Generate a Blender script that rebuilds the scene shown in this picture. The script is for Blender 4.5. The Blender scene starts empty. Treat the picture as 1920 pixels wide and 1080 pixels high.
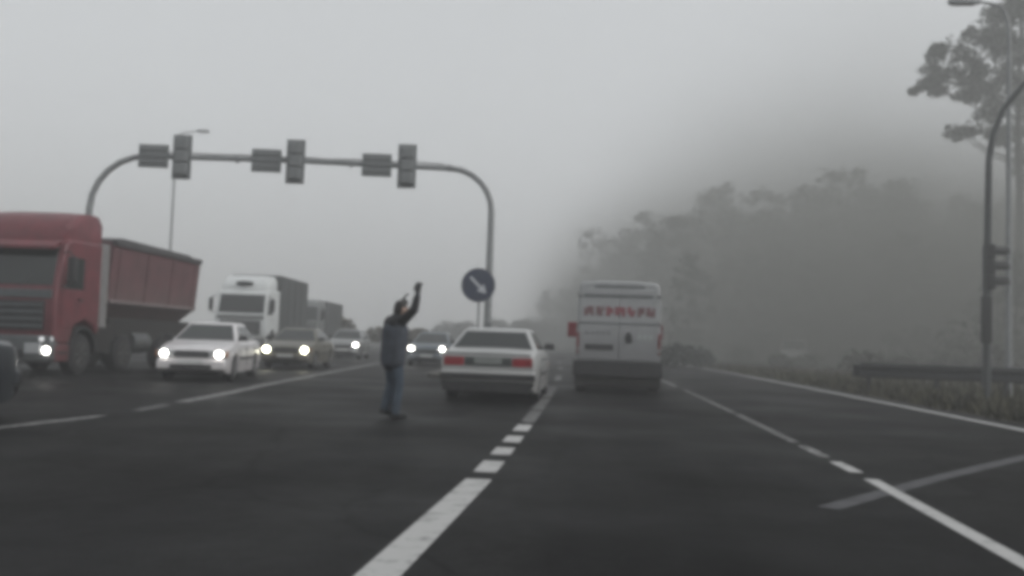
import bpy, bmesh, math, random
import numpy as np
from mathutils import Vector, Matrix

random.seed(7)
rng = np.random.default_rng(7)
scene = bpy.context.scene
col = scene.collection
R = math.radians

# ------------------------------------------------------------------ camera
CAM_H = 1.17
FOCAL_PX = 1700.0            # focal length in pixels of a 1920 wide frame
VANISH = (1120.0, 645.0)     # where the straight road ahead vanishes
ROLL = 1.6
d = Vector((VANISH[0] - 960, -(VANISH[1] - 540), FOCAL_PX)).normalized()
u = Vector((math.sin(R(ROLL)), math.cos(R(ROLL)), 0))
u = (u - d * u.dot(d)).normalized()
xw = -(d.cross(u))
right = Vector((xw[0], d[0], u[0])); up = Vector((xw[1], d[1], u[1])); fwd = Vector((xw[2], d[2], u[2]))
cam_data = bpy.data.cameras.new("camera")
cam = bpy.data.objects.new("camera", cam_data)
col.objects.link(cam)
m3 = Matrix((right, up, -fwd)).transposed()
cam.matrix_world = Matrix.Translation((0, 0, CAM_H)) @ m3.to_4x4()
cam_data.sensor_width = 36.0
cam_data.lens = 36.0 * FOCAL_PX / 1920.0
cam_data.clip_start = 0.1
cam_data.clip_end = 5000
scene.camera = cam

# ------------------------------------------------------------------ sky, sun, exposure
SUN_EL, SUN_AZ = 36.0, 105.0        # veiled sun high to the right
world = bpy.data.worlds.new("World")
scene.world = world
world.use_nodes = True
wn = world.node_tree
bgn = wn.nodes["Background"]
sky = wn.nodes.new("ShaderNodeTexSky")
sky.sky_type = 'NISHITA'
sky.sun_disc = False
sky.sun_elevation = R(SUN_EL)
sky.sun_rotation = R(SUN_AZ)
sky.air_density = 1.2
sky.dust_density = 6.0
sky.ozone_density = 1.0
hsv = wn.nodes.new("ShaderNodeHueSaturation")
hsv.inputs["Saturation"].default_value = 0.10
mixn = wn.nodes.new("ShaderNodeMix")
mixn.data_type = 'RGBA'
mixn.inputs[0].default_value = 0.5
mixn.inputs[7].default_value = (5.7, 5.95, 6.1, 1)      # even cloud deck
wn.links.new(sky.outputs[0], hsv.inputs["Color"])
wn.links.new(hsv.outputs[0], mixn.inputs[6])
wn.links.new(mixn.outputs[2], bgn.inputs["Color"])
bgn.inputs["Strength"].default_value = 0.15

sun_data = bpy.data.lights.new("sun", 'SUN')
sun_data.energy = 0.5
sun_data.angle = R(60)
sun_data.color = (1.0, 0.97, 0.93)
sun = bpy.data.objects.new("sun", sun_data)
col.objects.link(sun)
az = R(SUN_AZ)
sd = Vector((math.sin(az) * math.cos(R(SUN_EL)), math.cos(az) * math.cos(R(SUN_EL)), math.sin(R(SUN_EL))))
sun.rotation_euler = sd.to_track_quat('Z', 'Y').to_euler()

scene.view_settings.view_transform = 'Standard'
scene.view_settings.look = 'None'
scene.view_settings.gamma = 1.0
scene.view_settings.use_curve_mapping = False
scene.view_settings.exposure = 0.0
scene.render.engine = 'CYCLES'
cy = scene.cycles
cy.use_denoising = True
cy.max_bounces = 8
cy.diffuse_bounces = 3
cy.glossy_bounces = 3
cy.transmission_bounces = 4
cy.volume_bounces = 3
cy.transparent_max_bounces = 8
cy.sample_clamp_indirect = 4.0
cy.pixel_filter_type = 'BLACKMAN_HARRIS'
cy.filter_width = 5.0                # soft phone lens behind a wet windscreen

# ------------------------------------------------------------------ materials
MATS = {}
def mat(name, c, rough=0.6, metal=0.0, var=0.25, scale=6.0, bump=0.0, bump_scale=60.0, spec=0.5, coat=0.0,
        emit=None, emit_s=0.0, c2=None, dirt=0.0, dirt_c=(0.09, 0.08, 0.07), dirt_z=0.7):
    if name in MATS:
        return MATS[name]
    m = bpy.data.materials.new(name)
    m.use_nodes = True
    nt = m.node_tree
    b = nt.nodes["Principled BSDF"]
    b.inputs["Roughness"].default_value = rough
    b.inputs["Metallic"].default_value = metal
    b.inputs["Specular IOR Level"].default_value = spec
    b.inputs["Coat Weight"].default_value = coat
    b.inputs["Coat Roughness"].default_value = 0.08
    tc = nt.nodes.new("ShaderNodeTexCoord")
    nz = nt.nodes.new("ShaderNodeTexNoise")
    nz.inputs["Scale"].default_value = scale
    nz.inputs["Detail"].default_value = 5
    nt.links.new(tc.outputs["Object"], nz.inputs["Vector"])
    ramp = nt.nodes.new("ShaderNodeValToRGB")
    lo = [max(0, v * (1 - var)) for v in c]
    hi = [min(1, v * (1 + var)) for v in (c2 or c)]
    ramp.color_ramp.elements[0].position = 0.3
    ramp.color_ramp.elements[1].position = 0.7
    ramp.color_ramp.elements[0].color = (*lo, 1)
    ramp.color_ramp.elements[1].color = (*hi, 1)
    nt.links.new(nz.outputs[0], ramp.inputs[0])
    outc = ramp.outputs[0]
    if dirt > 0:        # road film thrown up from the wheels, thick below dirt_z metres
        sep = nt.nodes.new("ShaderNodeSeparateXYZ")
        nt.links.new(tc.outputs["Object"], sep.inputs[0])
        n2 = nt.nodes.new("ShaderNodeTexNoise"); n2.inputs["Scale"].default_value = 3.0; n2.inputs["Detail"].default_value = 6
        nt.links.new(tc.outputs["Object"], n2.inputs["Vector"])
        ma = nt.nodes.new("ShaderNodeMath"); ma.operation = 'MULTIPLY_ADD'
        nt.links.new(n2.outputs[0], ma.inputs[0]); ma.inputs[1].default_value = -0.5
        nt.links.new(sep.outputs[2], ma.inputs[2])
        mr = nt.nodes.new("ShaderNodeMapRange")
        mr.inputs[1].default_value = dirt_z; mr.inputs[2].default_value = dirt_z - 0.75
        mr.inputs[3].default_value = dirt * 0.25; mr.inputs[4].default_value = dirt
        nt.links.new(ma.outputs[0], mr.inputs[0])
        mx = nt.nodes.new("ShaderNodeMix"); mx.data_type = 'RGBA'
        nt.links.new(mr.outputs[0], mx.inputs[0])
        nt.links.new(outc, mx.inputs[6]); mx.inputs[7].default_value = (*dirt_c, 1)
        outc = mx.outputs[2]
    nt.links.new(outc, b.inputs["Base Color"])
    if bump > 0:
        nb = nt.nodes.new("ShaderNodeTexNoise"); nb.inputs["Scale"].default_value = bump_scale; nb.inputs["Detail"].default_value = 4
        nt.links.new(tc.outputs["Object"], nb.inputs["Vector"])
        bp = nt.nodes.new("ShaderNodeBump"); bp.inputs["Strength"].default_value = bump; bp.inputs["Distance"].default_value = 0.02
        nt.links.new(nb.outputs[0], bp.inputs["Height"])
        nt.links.new(bp.outputs[0], b.inputs["Normal"])
    if emit:
        b.inputs["Emission Color"].default_value = (*emit, 1)
        b.inputs["Emission Strength"].default_value = emit_s
    MATS[name] = m
    return m

def asphalt():
    m = bpy.data.materials.new("asphalt"); m.use_nodes = True
    nt = m.node_tree; N = nt.nodes; L = nt.links
    b = N["Principled BSDF"]
    tc = N.new("ShaderNodeTexCoord")
    fine = N.new("ShaderNodeTexNoise"); fine.inputs["Scale"].default_value = 55; fine.inputs["Detail"].default_value = 6
    big = N.new("ShaderNodeTexNoise"); big.inputs["Scale"].default_value = 0.35; big.inputs["Detail"].default_value = 5
    mp = N.new("ShaderNodeMapping"); mp.inputs["Scale"].default_value = (1.0, 0.07, 1.0)
    trk = N.new("ShaderNodeTexNoise"); trk.inputs["Scale"].default_value = 1.1; trk.inputs["Detail"].default_value = 3
    for n in (fine, big): L.new(tc.outputs["Object"], n.inputs["Vector"])
    L.new(tc.outputs["Object"], mp.inputs[0]); L.new(mp.outputs[0], trk.inputs["Vector"])
    r1 = N.new("ShaderNodeValToRGB")
    r1.color_ramp.elements[0].position = 0.3; r1.color_ramp.elements[0].color = (0.0065, 0.0067, 0.0074, 1)
    r1.color_ramp.elements[1].position = 0.75; r1.color_ramp.elements[1].color = (0.023, 0.023, 0.0235, 1)
    L.new(fine.outputs[0], r1.inputs[0])
    r2 = N.new("ShaderNodeValToRGB")
    r2.color_ramp.elements[0].position = 0.35; r2.color_ramp.elements[0].color = (0.78, 0.785, 0.80, 1)
    r2.color_ramp.elements[1].position = 0.68; r2.color_ramp.elements[1].color = (1.15, 1.13, 1.08, 1)
    L.new(big.outputs[0], r2.inputs[0])
    r3 = N.new("ShaderNodeValToRGB")
    r3.color_ramp.elements[0].position = 0.38; r3.color_ramp.elements[0].color = (0.7, 0.7, 0.72, 1)
    r3.color_ramp.elements[1].position = 0.62; r3.color_ramp.elements[1].color = (1.1, 1.1, 1.08, 1)
    L.new(trk.outputs[0], r3.inputs[0])
    m1 = N.new("ShaderNodeMix"); m1.data_type = 'RGBA'; m1.blend_type = 'MULTIPLY'; m1.inputs[0].default_value = 1
    m2 = N.new("ShaderNodeMix"); m2.data_type = 'RGBA'; m2.blend_type = 'MULTIPLY'; m2.inputs[0].default_value = 1
    L.new(r1.outputs[0], m1.inputs[6]); L.new(r2.outputs[0], m1.inputs[7])
    L.new(m1.outputs[2], m2.inputs[6]); L.new(r3.outputs[0], m2.inputs[7])
    L.new(m2.outputs[2], b.inputs["Base Color"])
    # oil drip band along the middle of the lane, ragged at its edges
    sp = N.new("ShaderNodeSeparateXYZ"); L.new(tc.outputs["Object"], sp.inputs[0])
    ax = N.new("ShaderNodeMath"); ax.operation = 'SUBTRACT'; L.new(sp.outputs[0], ax.inputs[0]); ax.inputs[1].default_value = 0.85
    ab = N.new("ShaderNodeMath"); ab.operation = 'ABSOLUTE'; L.new(ax.outputs[0], ab.inputs[0])
    wob = N.new("ShaderNodeMath"); wob.operation = 'MULTIPLY_ADD'; L.new(trk.outputs[0], wob.inputs[0]); wob.inputs[1].default_value = 0.8; L.new(ab.outputs[0], wob.inputs[2])
    oil = N.new("ShaderNodeMapRange"); oil.inputs[1].default_value = 0.4; oil.inputs[2].default_value = 1.5; oil.inputs[3].default_value = 0.55; oil.inputs[4].default_value = 1.0
    L.new(wob.outputs[0], oil.inputs[0])
    m3_ = N.new("ShaderNodeMix"); m3_.data_type = 'RGBA'; m3_.blend_type = 'MULTIPLY'; m3_.inputs[0].default_value = 1
    L.new(m2.outputs[2], m3_.inputs[6]); L.new(oil.outputs[0], m3_.inputs[7]); L.new(m3_.outputs[2], b.inputs["Base Color"])
    vo = N.new("ShaderNodeTexVoronoi"); vo.feature = 'DISTANCE_TO_EDGE'; vo.inputs["Scale"].default_value = 0.33
    wv = N.new("ShaderNodeTexNoise"); wv.inputs["Scale"].default_value = 1.4; wv.inputs["Detail"].default_value = 5; L.new(tc.outputs["Object"], wv.inputs["Vector"])
    vm = N.new("ShaderNodeMix"); vm.data_type = 'RGBA'; vm.inputs[0].default_value = 0.35; L.new(tc.outputs["Object"], vm.inputs[6]); L.new(wv.outputs[1], vm.inputs[7]); L.new(vm.outputs[2], vo.inputs["Vector"])
    cr = N.new("ShaderNodeMapRange"); cr.inputs[1].default_value = 0.002; cr.inputs[2].default_value = 0.010; cr.inputs[3].default_value = 0.45; cr.inputs[4].default_value = 1.0
    L.new(vo.outputs[0], cr.inputs[0])
    m4 = N.new("ShaderNodeMix"); m4.data_type = 'RGBA'; m4.blend_type = 'MULTIPLY'; m4.inputs[0].default_value = 1
    L.new(m3_.outputs[2], m4.inputs[6]); L.new(cr.outputs[0], m4.inputs[7])
    mot = N.new("ShaderNodeTexNoise"); mot.inputs["Scale"].default_value = 7; mot.inputs["Detail"].default_value = 4; L.new(tc.outputs["Object"], mot.inputs["Vector"])
    mo = N.new("ShaderNodeMapRange"); mo.inputs[1].default_value = 0.35; mo.inputs[2].default_value = 0.65; mo.inputs[3].default_value = 0.78; mo.inputs[4].default_value = 1.2; L.new(mot.outputs[0], mo.inputs[0])
    m5 = N.new("ShaderNodeMix"); m5.data_type = 'RGBA'; m5.blend_type = 'MULTIPLY'; m5.inputs[0].default_value = 1
    L.new(m4.outputs[2], m5.inputs[6]); L.new(mo.outputs[0], m5.inputs[7]); L.new(m5.outputs[2], b.inputs["Base Color"])
    rr = N.new("ShaderNodeMapRange"); rr.inputs[1].default_value = 0.35; rr.inputs[2].default_value = 0.7
    rr.inputs[3].default_value = 0.5; rr.inputs[4].default_value = 0.8
    L.new(big.outputs[0], rr.inputs[0]); L.new(rr.outputs[0], b.inputs["Roughness"])
    b.inputs["Specular IOR Level"].default_value = 0.06
    bp = N.new("ShaderNodeBump"); bp.inputs["Strength"].default_value = 0.5; bp.inputs["Distance"].default_value = 0.01
    L.new(fine.outputs[0], bp.inputs["Height"]); L.new(bp.outputs[0], b.inputs["Normal"])
    return m

def paint_line(name, wear):
    """road paint that is worn through to the asphalt in blotches"""
    m = bpy.data.materials.new(name); m.use_nodes = True
    nt = m.node_tree; N = nt.nodes; L = nt.links
    b = N["Principled BSDF"]; b.inputs["Roughness"].default_value = 0.7
    tc = N.new("ShaderNodeTexCoord")
    n1 = N.new("ShaderNodeTexNoise"); n1.inputs["Scale"].default_value = 6; n1.inputs["Detail"].default_value = 8; n1.inputs["Roughness"].default_value = 0.7
    L.new(tc.outputs["Object"], n1.inputs["Vector"])
    r = N.new("ShaderNodeValToRGB")
    p = 0.28 + wear * 0.34
    r.color_ramp.elements[0].position = max(0.0, p - 0.05); r.color_ramp.elements[0].color = (0.06, 0.06, 0.06, 1)
    r.color_ramp.elements[1].position = min(1.0, p + 0.16); r.color_ramp.elements[1].color = (0.40 - 0.1 * wear, 0.40 - 0.1 * wear, 0.395 - 0.1 * wear, 1)
    L.new(n1.outputs[0], r.inputs[0]); L.new(r.outputs[0], b.inputs["Base Color"])
    return m

M_ASPH = asphalt()
M_LINE = paint_line("road_paint", 0.1)
M_LINE_MID = paint_line("road_paint_worn", 0.6)
M_LINE_OLD = paint_line("road_paint_faint", 0.8)
M_GHOST = mat("ghost_marking", (0.045, 0.045, 0.05), 0.7, var=0.5, scale=5)
M_GROUND = mat("verge_soil", (0.030, 0.030, 0.018), 0.95, var=0.5, scale=0.6, bump=0.6, bump_scale=8, c2=(0.055, 0.05, 0.03))
M_DRY = mat("dry_grass_turf", (0.085, 0.075, 0.045), 0.95, var=0.4, scale=0.8, bump=0.6, bump_scale=9)
M_KERB = mat("kerb_concrete", (0.11, 0.108, 0.10), 0.9, var=0.2, scale=12, bump=0.3)
M_STEEL = mat("galvanised_steel", (0.22, 0.23, 0.235), 0.6, metal=0.1, var=0.15, scale=8)
M_SIGNAL = mat("signal_back_grey", (0.15, 0.16, 0.163), 0.65, var=0.15, scale=9)
M_BLACK = mat("black_housing", (0.012, 0.013, 0.014), 0.55, var=0.3)
M_RAIL = mat("weathered_rail", (0.012, 0.014, 0.015), 0.8, var=0.35, scale=5)
M_BLUE = mat("sign_blue", (0.021, 0.031, 0.064), 0.5, var=0.12)
M_WHITE_SIGN = mat("sign_white", (0.50, 0.52, 0.55), 0.5, var=0.08)
M_TYRE = mat("tyre_rubber", (0.012, 0.012, 0.013), 0.85, var=0.3, scale=20, bump=0.3)
M_RIM = mat("steel_rim", (0.22, 0.22, 0.225), 0.45, metal=0.6, var=0.25, scale=12)
M_RIM_D = mat("dirty_rim", (0.07, 0.068, 0.065), 0.7, metal=0.2, var=0.3, scale=12)
M_GLASS = mat("tinted_glass", (0.012, 0.015, 0.015), 0.06, var=0.15, spec=0.6)
M_PLASTIC = mat("black_plastic", (0.018, 0.018, 0.019), 0.6, var=0.25)
M_UNDER = mat("underbody", (0.012, 0.011, 0.010), 0.9, var=0.4)
M_CHROME = mat("dull_chrome", (0.5, 0.5, 0.5), 0.25, metal=1.0, var=0.1)
M_TAIL = mat("tail_lamp_red", (0.22, 0.008, 0.016), 0.35, var=0.35, scale=9, coat=0.3, emit=(1, 0.05, 0.08), emit_s=0.02)
M_TAIL_OFF = mat("tail_lamp_red_off", (0.14, 0.02, 0.025), 0.3, var=0.2, scale=25)
M_PLATE = mat("number_plate_white", (0.50, 0.51, 0.50), 0.5, var=0.1)
M_LAMP_ON = mat("headlamp_lit", (0.9, 0.9, 0.9), 0.3, var=0.0, emit=(1.0, 0.97, 0.90), emit_s=26.0)
M_LAMP_YEL = mat("headlamp_lit_warm", (0.9, 0.9, 0.8), 0.3, var=0.0, emit=(1.0, 0.97, 0.74), emit_s=30.0)
M_LAMP_DIM = mat("headlamp_lit_dim", (0.9, 0.9, 0.9), 0.3, var=0.0, emit=(0.95, 0.98, 1.0), emit_s=0.35)
M_LAMP_OFF = mat("headlamp_glass", (0.35, 0.36, 0.37), 0.12, var=0.15, scale=30, coat=0.6)
M_BARK = mat("bark", (0.040, 0.034, 0.028), 0.95, var=0.4, scale=9, bump=0.7, bump_scale=14)
M_PINE = mat("pine_needles", (0.020, 0.030, 0.020), 0.8, var=0.5, scale=1.6, c2=(0.035, 0.048, 0.032))
M_WOOD = mat("wood_foliage", (0.020, 0.026, 0.013), 0.85, var=0.5, scale=0.5, c2=(0.040, 0.044, 0.024))
M_BROWN = mat("dry_shrub_leaves", (0.060, 0.052, 0.030), 0.85, var=0.45, scale=1.2)
M_HEDGE = mat("hedge_leaves", (0.025, 0.034, 0.026), 0.85, var=0.45, scale=1.2)
M_GRASS = mat("verge_grass_blades", (0.026, 0.027, 0.014), 0.85, var=0.5, scale=1.3, c2=(0.050, 0.046, 0.025))

# ------------------------------------------------------------------ mesh helpers
def link(o, parent=None):
    col.objects.link(o)
    if parent is not None:
        o.parent = parent
    return o

def tag(o, label=None, cat=None, group=None, kind=None):
    if label: o["label"] = label
    if cat: o["category"] = cat
    if group: o["group"] = group
    if kind: o["kind"] = kind
    return o

def thing(name, label, cat, loc=(0, 0, 0), rz=0.0, group=None):
    o = bpy.data.objects.new(name, None)
    o.empty_display_size = 0.2
    link(o)
    o.location = loc
    o.rotation_euler = (0, 0, R(rz))
    return tag(o, label, cat, group)

class MB:
    def __init__(s): s.v = []; s.f = []
    def add(s, vs, fs):
        k = len(s.v); s.v += [tuple(p) for p in vs]; s.f += [tuple(i + k for i in f) for f in fs]; return s
    def box(s, x0, x1, y0, y1, z0, z1, taper=(0, 0)):
        tx, ty = taper
        return s.add([(x0, y0, z0), (x1, y0, z0), (x1, y1, z0), (x0, y1, z0),
                      (x0 + tx, y0 + ty, z1), (x1 - tx, y0 + ty, z1), (x1 - tx, y1 - ty, z1), (x0 + tx, y1 - ty, z1)],
                     [(3, 2, 1, 0), (4, 5, 6, 7), (0, 1, 5, 4), (1, 2, 6, 5), (2, 3, 7, 6), (3, 0, 4, 7)])
    def prism(s, pts, a, b, axis='x', inset=0.0):
        """closed outline extruded along an axis; pts are (y,z) for x, (x,z) for y, (x,y) for z"""
        n = len(pts)
        def P(p, t):
            return {'x': (t, p[0], p[1]), 'y': (p[0], t, p[1]), 'z': (p[0], p[1], t)}[axis]
        vs = [P(p, a) for p in pts] + [P(p, b) for p in pts]
        fs = [tuple(range(n))[::-1], tuple(range(n, 2 * n))] + [(i, (i + 1) % n, n + (i + 1) % n, n + i) for i in range(n)]
        return s.add(vs, fs)
    def loft(s, rings, cap=True, closed=True):
        n = len(rings[0]); vs = [p for r in rings for p in r]; fs = []
        for j in range(len(rings) - 1):
            for i in range(n if closed else n - 1):
                a = j * n + i; b = j * n + (i + 1) % n
                fs.append((a, b, b + n, a + n))
        if cap:
            fs.append(tuple(range(n))[::-1]); fs.append(tuple(range((len(rings) - 1) * n, len(rings) * n)))
        return s.add(vs, fs)
    def tube(s, path, rad, n=10, cap=True):
        path = [Vector(p) for p in path]
        rads = rad if isinstance(rad, (list, tuple)) else [rad] * len(path)
        rings = []; prev = None
        for i, p in enumerate(path):
            t = (path[min(i + 1, len(path) - 1)] - path[max(i - 1, 0)]).normalized()
            if prev is None:
                a = t.orthogonal().normalized()
            else:
                a = (prev - t * prev.dot(t)).normalized()
            prev = a; b = t.cross(a)
            rings.append([p + (a * math.cos(2 * math.pi * k / n) + b * math.sin(2 * math.pi * k / n)) * rads[i] for k in range(n)])
        return s.loft(rings, cap)
    def lathe_x(s, prof, n=28, c=(0, 0, 0)):
        """outline of (x, r) turned about the x axis"""
        rings = [[(c[0] + x, c[1] + r * math.cos(2 * math.pi * k / n), c[2] + r * math.sin(2 * math.pi * k / n)) for k in range(n)] for x, r in prof]
        return s.loft(rings, True)
    def lathe_y(s, prof, n=24, c=(0, 0, 0)):
        rings = [[(c[0] + r * math.cos(2 * math.pi * k / n), c[1] + y, c[2] + r * math.sin(2 * math.pi * k / n)) for k in range(n)] for y, r in prof]
        return s.loft(rings, True)
    def slab(s, q, thick):
        """four corner points given a thickness along their normal"""
        q = [Vector(p) for p in q]; nrm = (q[1] - q[0]).cross(q[3] - q[0]).normalized() * thick
        return s.add(q + [p + nrm for p in q], [(3, 2, 1, 0), (4, 5, 6, 7), (0, 1, 5, 4), (1, 2, 6, 5), (2, 3, 7, 6), (3, 0, 4, 7)])
    def mesh(s, name, m, smooth=None):
        me = bpy.data.meshes.new(name)
        me.from_pydata([tuple(p) for p in s.v], [], s.f)
        bm = bmesh.new(); bm.from_mesh(me)
        bmesh.ops.recalc_face_normals(bm, faces=bm.faces)
        bm.to_mesh(me); bm.free()
        me.materials.append(m)
        if smooth is not None:
            me.shade_smooth(); me.set_sharp_from_angle(angle=R(smooth))
        return me
    def build(s, name, m, parent=None, bevel=0.0, smooth=None, seg=2):
        o = bpy.data.objects.new(name, s.mesh(name, m, smooth if smooth is not None else (40 if bevel else None)))
        link(o, parent)
        if bevel > 0:
            md = o.modifiers.new("edge", 'BEVEL'); md.width = bevel; md.segments = seg; md.limit_method = 'ANGLE'; md.angle_limit = R(30)
        return o

def shared(name, me, parent, loc=(0, 0, 0), rot=(0, 0, 0), scale=(1, 1, 1)):
    o = bpy.data.objects.new(name, me); link(o, parent); o.location = loc; o.rotation_euler = rot; o.scale = scale
    return o

# ------------------------------------------------------------------ ground and road
def off(y):                       # the road bends gently to the left
    return -0.0006 * max(0.0, y - 8) ** 2 if y < 220 else -0.0006 * 212 ** 2 - 0.2544 * (y - 220)

g = MB()
g.add([(-600, -150, 0), (600, -150, 0), (600, 1000, 0), (-600, 1000, 0)], [(0, 1, 2, 3)])
tag(g.build("ground", M_GROUND), "dark grassy earth beside the road", kind="structure")

ys = [-20 + 4 * i for i in range(30)] + [100 + 10 * i for i in range(31)]
rd = MB()
vs = []; fs = []
for y in ys:
    vs += [(-26 - 0.11 * max(0, y - 20) + off(y) * 0.3, y, 0.004), (7.6 + off(y), y, 0.004)]
for i in range(len(ys) - 1):
    fs.append((2 * i, 2 * i + 1, 2 * i + 3, 2 * i + 2))
rd.add(vs, fs)
road = tag(rd.build("road", M_ASPH), "dark damp asphalt road with white lane markings", kind="structure")

def strip(name, pts, w, m, z=0.008, step=2.0):
    P = [Vector((p[0], p[1], 0)) for p in pts]
    out = [P[0]]
    for a, b in zip(P, P[1:]):
        n = max(1, int((b - a).length / step))
        out += [a.lerp(b, k / n) for k in range(1, n + 1)]
    mb = MB(); vs = []
    for i, p in enumerate(out):
        t = (out[min(i + 1, len(out) - 1)] - out[max(i - 1, 0)]).normalized(); nrm = Vector((-t.y, t.x, 0)) * (w / 2)
        vs += [(p.x + nrm.x, p.y + nrm.y, z), (p.x - nrm.x, p.y - nrm.y, z)]
    mb.add(vs, [(2 * i, 2 * i + 1, 2 * i + 3, 2 * i + 2) for i in range(len(out) - 1)])
    return mb.build(name, m, road)

def along(x, y0, y1):
    n = max(2, int((y1 - y0) / 3) + 1)
    return [(x + off(y0 + (y1 - y0) * k / (n - 1)), y0 + (y1 - y0) * k / (n - 1)) for k in range(n)]

XL, XR, XE = -0.96, 2.55, 6.95
strip("lane_marking", [(-1.22, -4), (-1.035, 4.4), (-.955, 7.62)], 0.22, M_LINE)
for y0, y1, m in [(8.05, 8.80, M_LINE), (9.32, 9.95, M_LINE), (10.5, 11.2, M_LINE), (11.85, 12.75, M_LINE),
                  (13.2, 15.4, M_LINE_OLD), (15.7, 19.0, M_LINE_OLD), (19.4, 24, M_LINE_OLD), (28, 32, M_LINE_OLD), (40, 44, M_LINE_OLD), (52, 56, M_LINE_OLD)]:
    strip("lane_marking", along(XL, y0, y1), 0.205, m)
strip("lane_marking", [(2.2, -4), (2.45, 5.47), (2.55, 8.75)], 0.135, M_LINE)
for y0, y1, m in [(9.2, 10.0, M_LINE), (10.42, 11.5, M_LINE_MID), (11.9, 16.5, M_LINE_OLD), (16.9, 25, M_LINE_OLD), (27, 34, M_LINE_MID), (38, 44, M_LINE_MID), (50, 56, M_LINE_MID)]:
    strip("lane_marking", along(XR, y0, y1), 0.135, m)
strip("edge_line", along(XE, 11.5, 140), 0.20, M_LINE)
strip("diagonal_marking", [(1.75, 7.05), (3.4, 9.25), (5.2, 11.5)], 0.17, M_GHOST, z=0.0065)
strip("lane_marking", [(-7.2, 4.0), (-6.75, 9.0), (-6.47, 11.5)], 0.17, M_LINE_MID)
strip("lane_marking", [(-6.5, 12.4), (-6.62, 13.6)], 0.17, M_LINE_OLD)
strip("lane_marking", [(-6.68, 14.2), (-7.0, 17.0), (-7.4, 19.9), (-8.2, 27), (-9.2, 36), (-10.6, 48), (-12.4, 62)], 0.22, M_LINE_MID)

# raised island that carries the keep-right sign, widening into the dry grass median
def isl_left(y):
    t = min(1.0, max(0.0, (y - 48) / 16.0)); t = t * t * (3 - 2 * t)
    return -5.0 + t * (-(9.0 + 0.11 * (y - 36)) + 1.6 + 5.0)
out_l = [(isl_left(y) , y) for y in [27, 30, 34, 40, 46, 50, 54, 58, 62, 66, 72, 80, 95, 110, 140, 180]]
out_r = [(-2.0 + off(y) * 1.0, y) for y in [180, 140, 110, 95, 80, 66, 58, 50, 42, 34, 28, 26.8]]
nose = [(-2.6, 26.1), (-3.5, 25.8), (-4.4, 26.1)]
ol = out_r + nose + out_l
isl = MB()
isl.prism([(p[0], p[1]) for p in ol], 0.0, 0.10, 'z')
island = tag(isl.build("traffic_island", M_DRY), "raised island of dry grass between the carriageways", kind="structure")
kb = MB(); kb.box(-0.075, 0.075, -0.49, 0.49, 0.0, 0.13)
kmesh = kb.mesh("kerb_stone", M_KERB)
def kerb_run(pts):
    for a, b in zip(pts, pts[1:]):
        A = Vector((*a, 0)); B = Vector((*b, 0)); L_ = (B - A).length; n = max(1, round(L_))
        ang = math.atan2(-(B - A).x, (B - A).y)
        for k in range(n):
            p = A.lerp(B, (k + 0.5) / n)
            shared("kerb_stone", kmesh, island, (p.x, p.y, 0.003 * random.random()), (0, 0, ang), (1, L_ / n, 1))
kerb_run([p for p in out_r if p[1] <= 58] + nose + [p for p in out_l if p[1] <= 58])

# ------------------------------------------------------------------ foliage
def leaf_quads(clumps, size, flat=0.0):
    """clumps: (centre, (rx,ry,rz), count) -> vertices of small leaf faces"""
    out = []
    for c, r, n in clumps:
        p = rng.normal(size=(n, 3)); p /= np.linalg.norm(p, axis=1)[:, None]
        p *= (rng.random((n, 1)) ** 0.45)
        p = p * np.array(r) + np.array(c)
        a = rng.normal(size=(n, 3)); a /= np.linalg.norm(a, axis=1)[:, None]
        b = rng.normal(size=(n, 3)); b -= a * (a * b).sum(1)[:, None]; b /= np.linalg.norm(b, axis=1)[:, None]
        s = size * (0.6 + 0.8 * rng.random((n, 1)))
        a *= s; b *= s * 0.6
        out.append(np.stack([p - a, p + b, p + a, p - b], 1))
    return np.concatenate(out).reshape(-1, 3)

def quads_object(name, V, m, parent=None):
    n = len(V) // 4
    me = bpy.data.meshes.new(name)
    me.vertices.add(len(V)); me.vertices.foreach_set("co", V.astype(np.float32).ravel())
    me.loops.add(len(V)); me.loops.foreach_set("vertex_index", np.arange(len(V), dtype=np.int32))
    me.polygons.add(n); me.polygons.foreach_set("loop_start", np.arange(0, len(V), 4, dtype=np.int32))
    me.update(calc_edges=True)
    me.materials.append(m)
    return link(bpy.data.objects.new(name, me), parent)

def broadleaf(h, r, n):
    """leaf faces of one woodland tree of height h"""
    cl = []
    for k in range(48):
        t = random.random(); z = h * (0.18 + 0.80 * t)
        rad = r * math.sin(math.pi * min(1, 0.15 + 0.8 * t)) ** 0.7
        an = random.uniform(0, 6.283); q = rad * random.uniform(0.25, 0.9)
        s = random.uniform(0.45, 1.25)
        cl.append(((q * math.cos(an), q * math.sin(an), z), (s, s, s * 0.8), int(n / 48 * (1.15 - .7 * t))))
    return leaf_quads(cl, 0.24)

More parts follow.
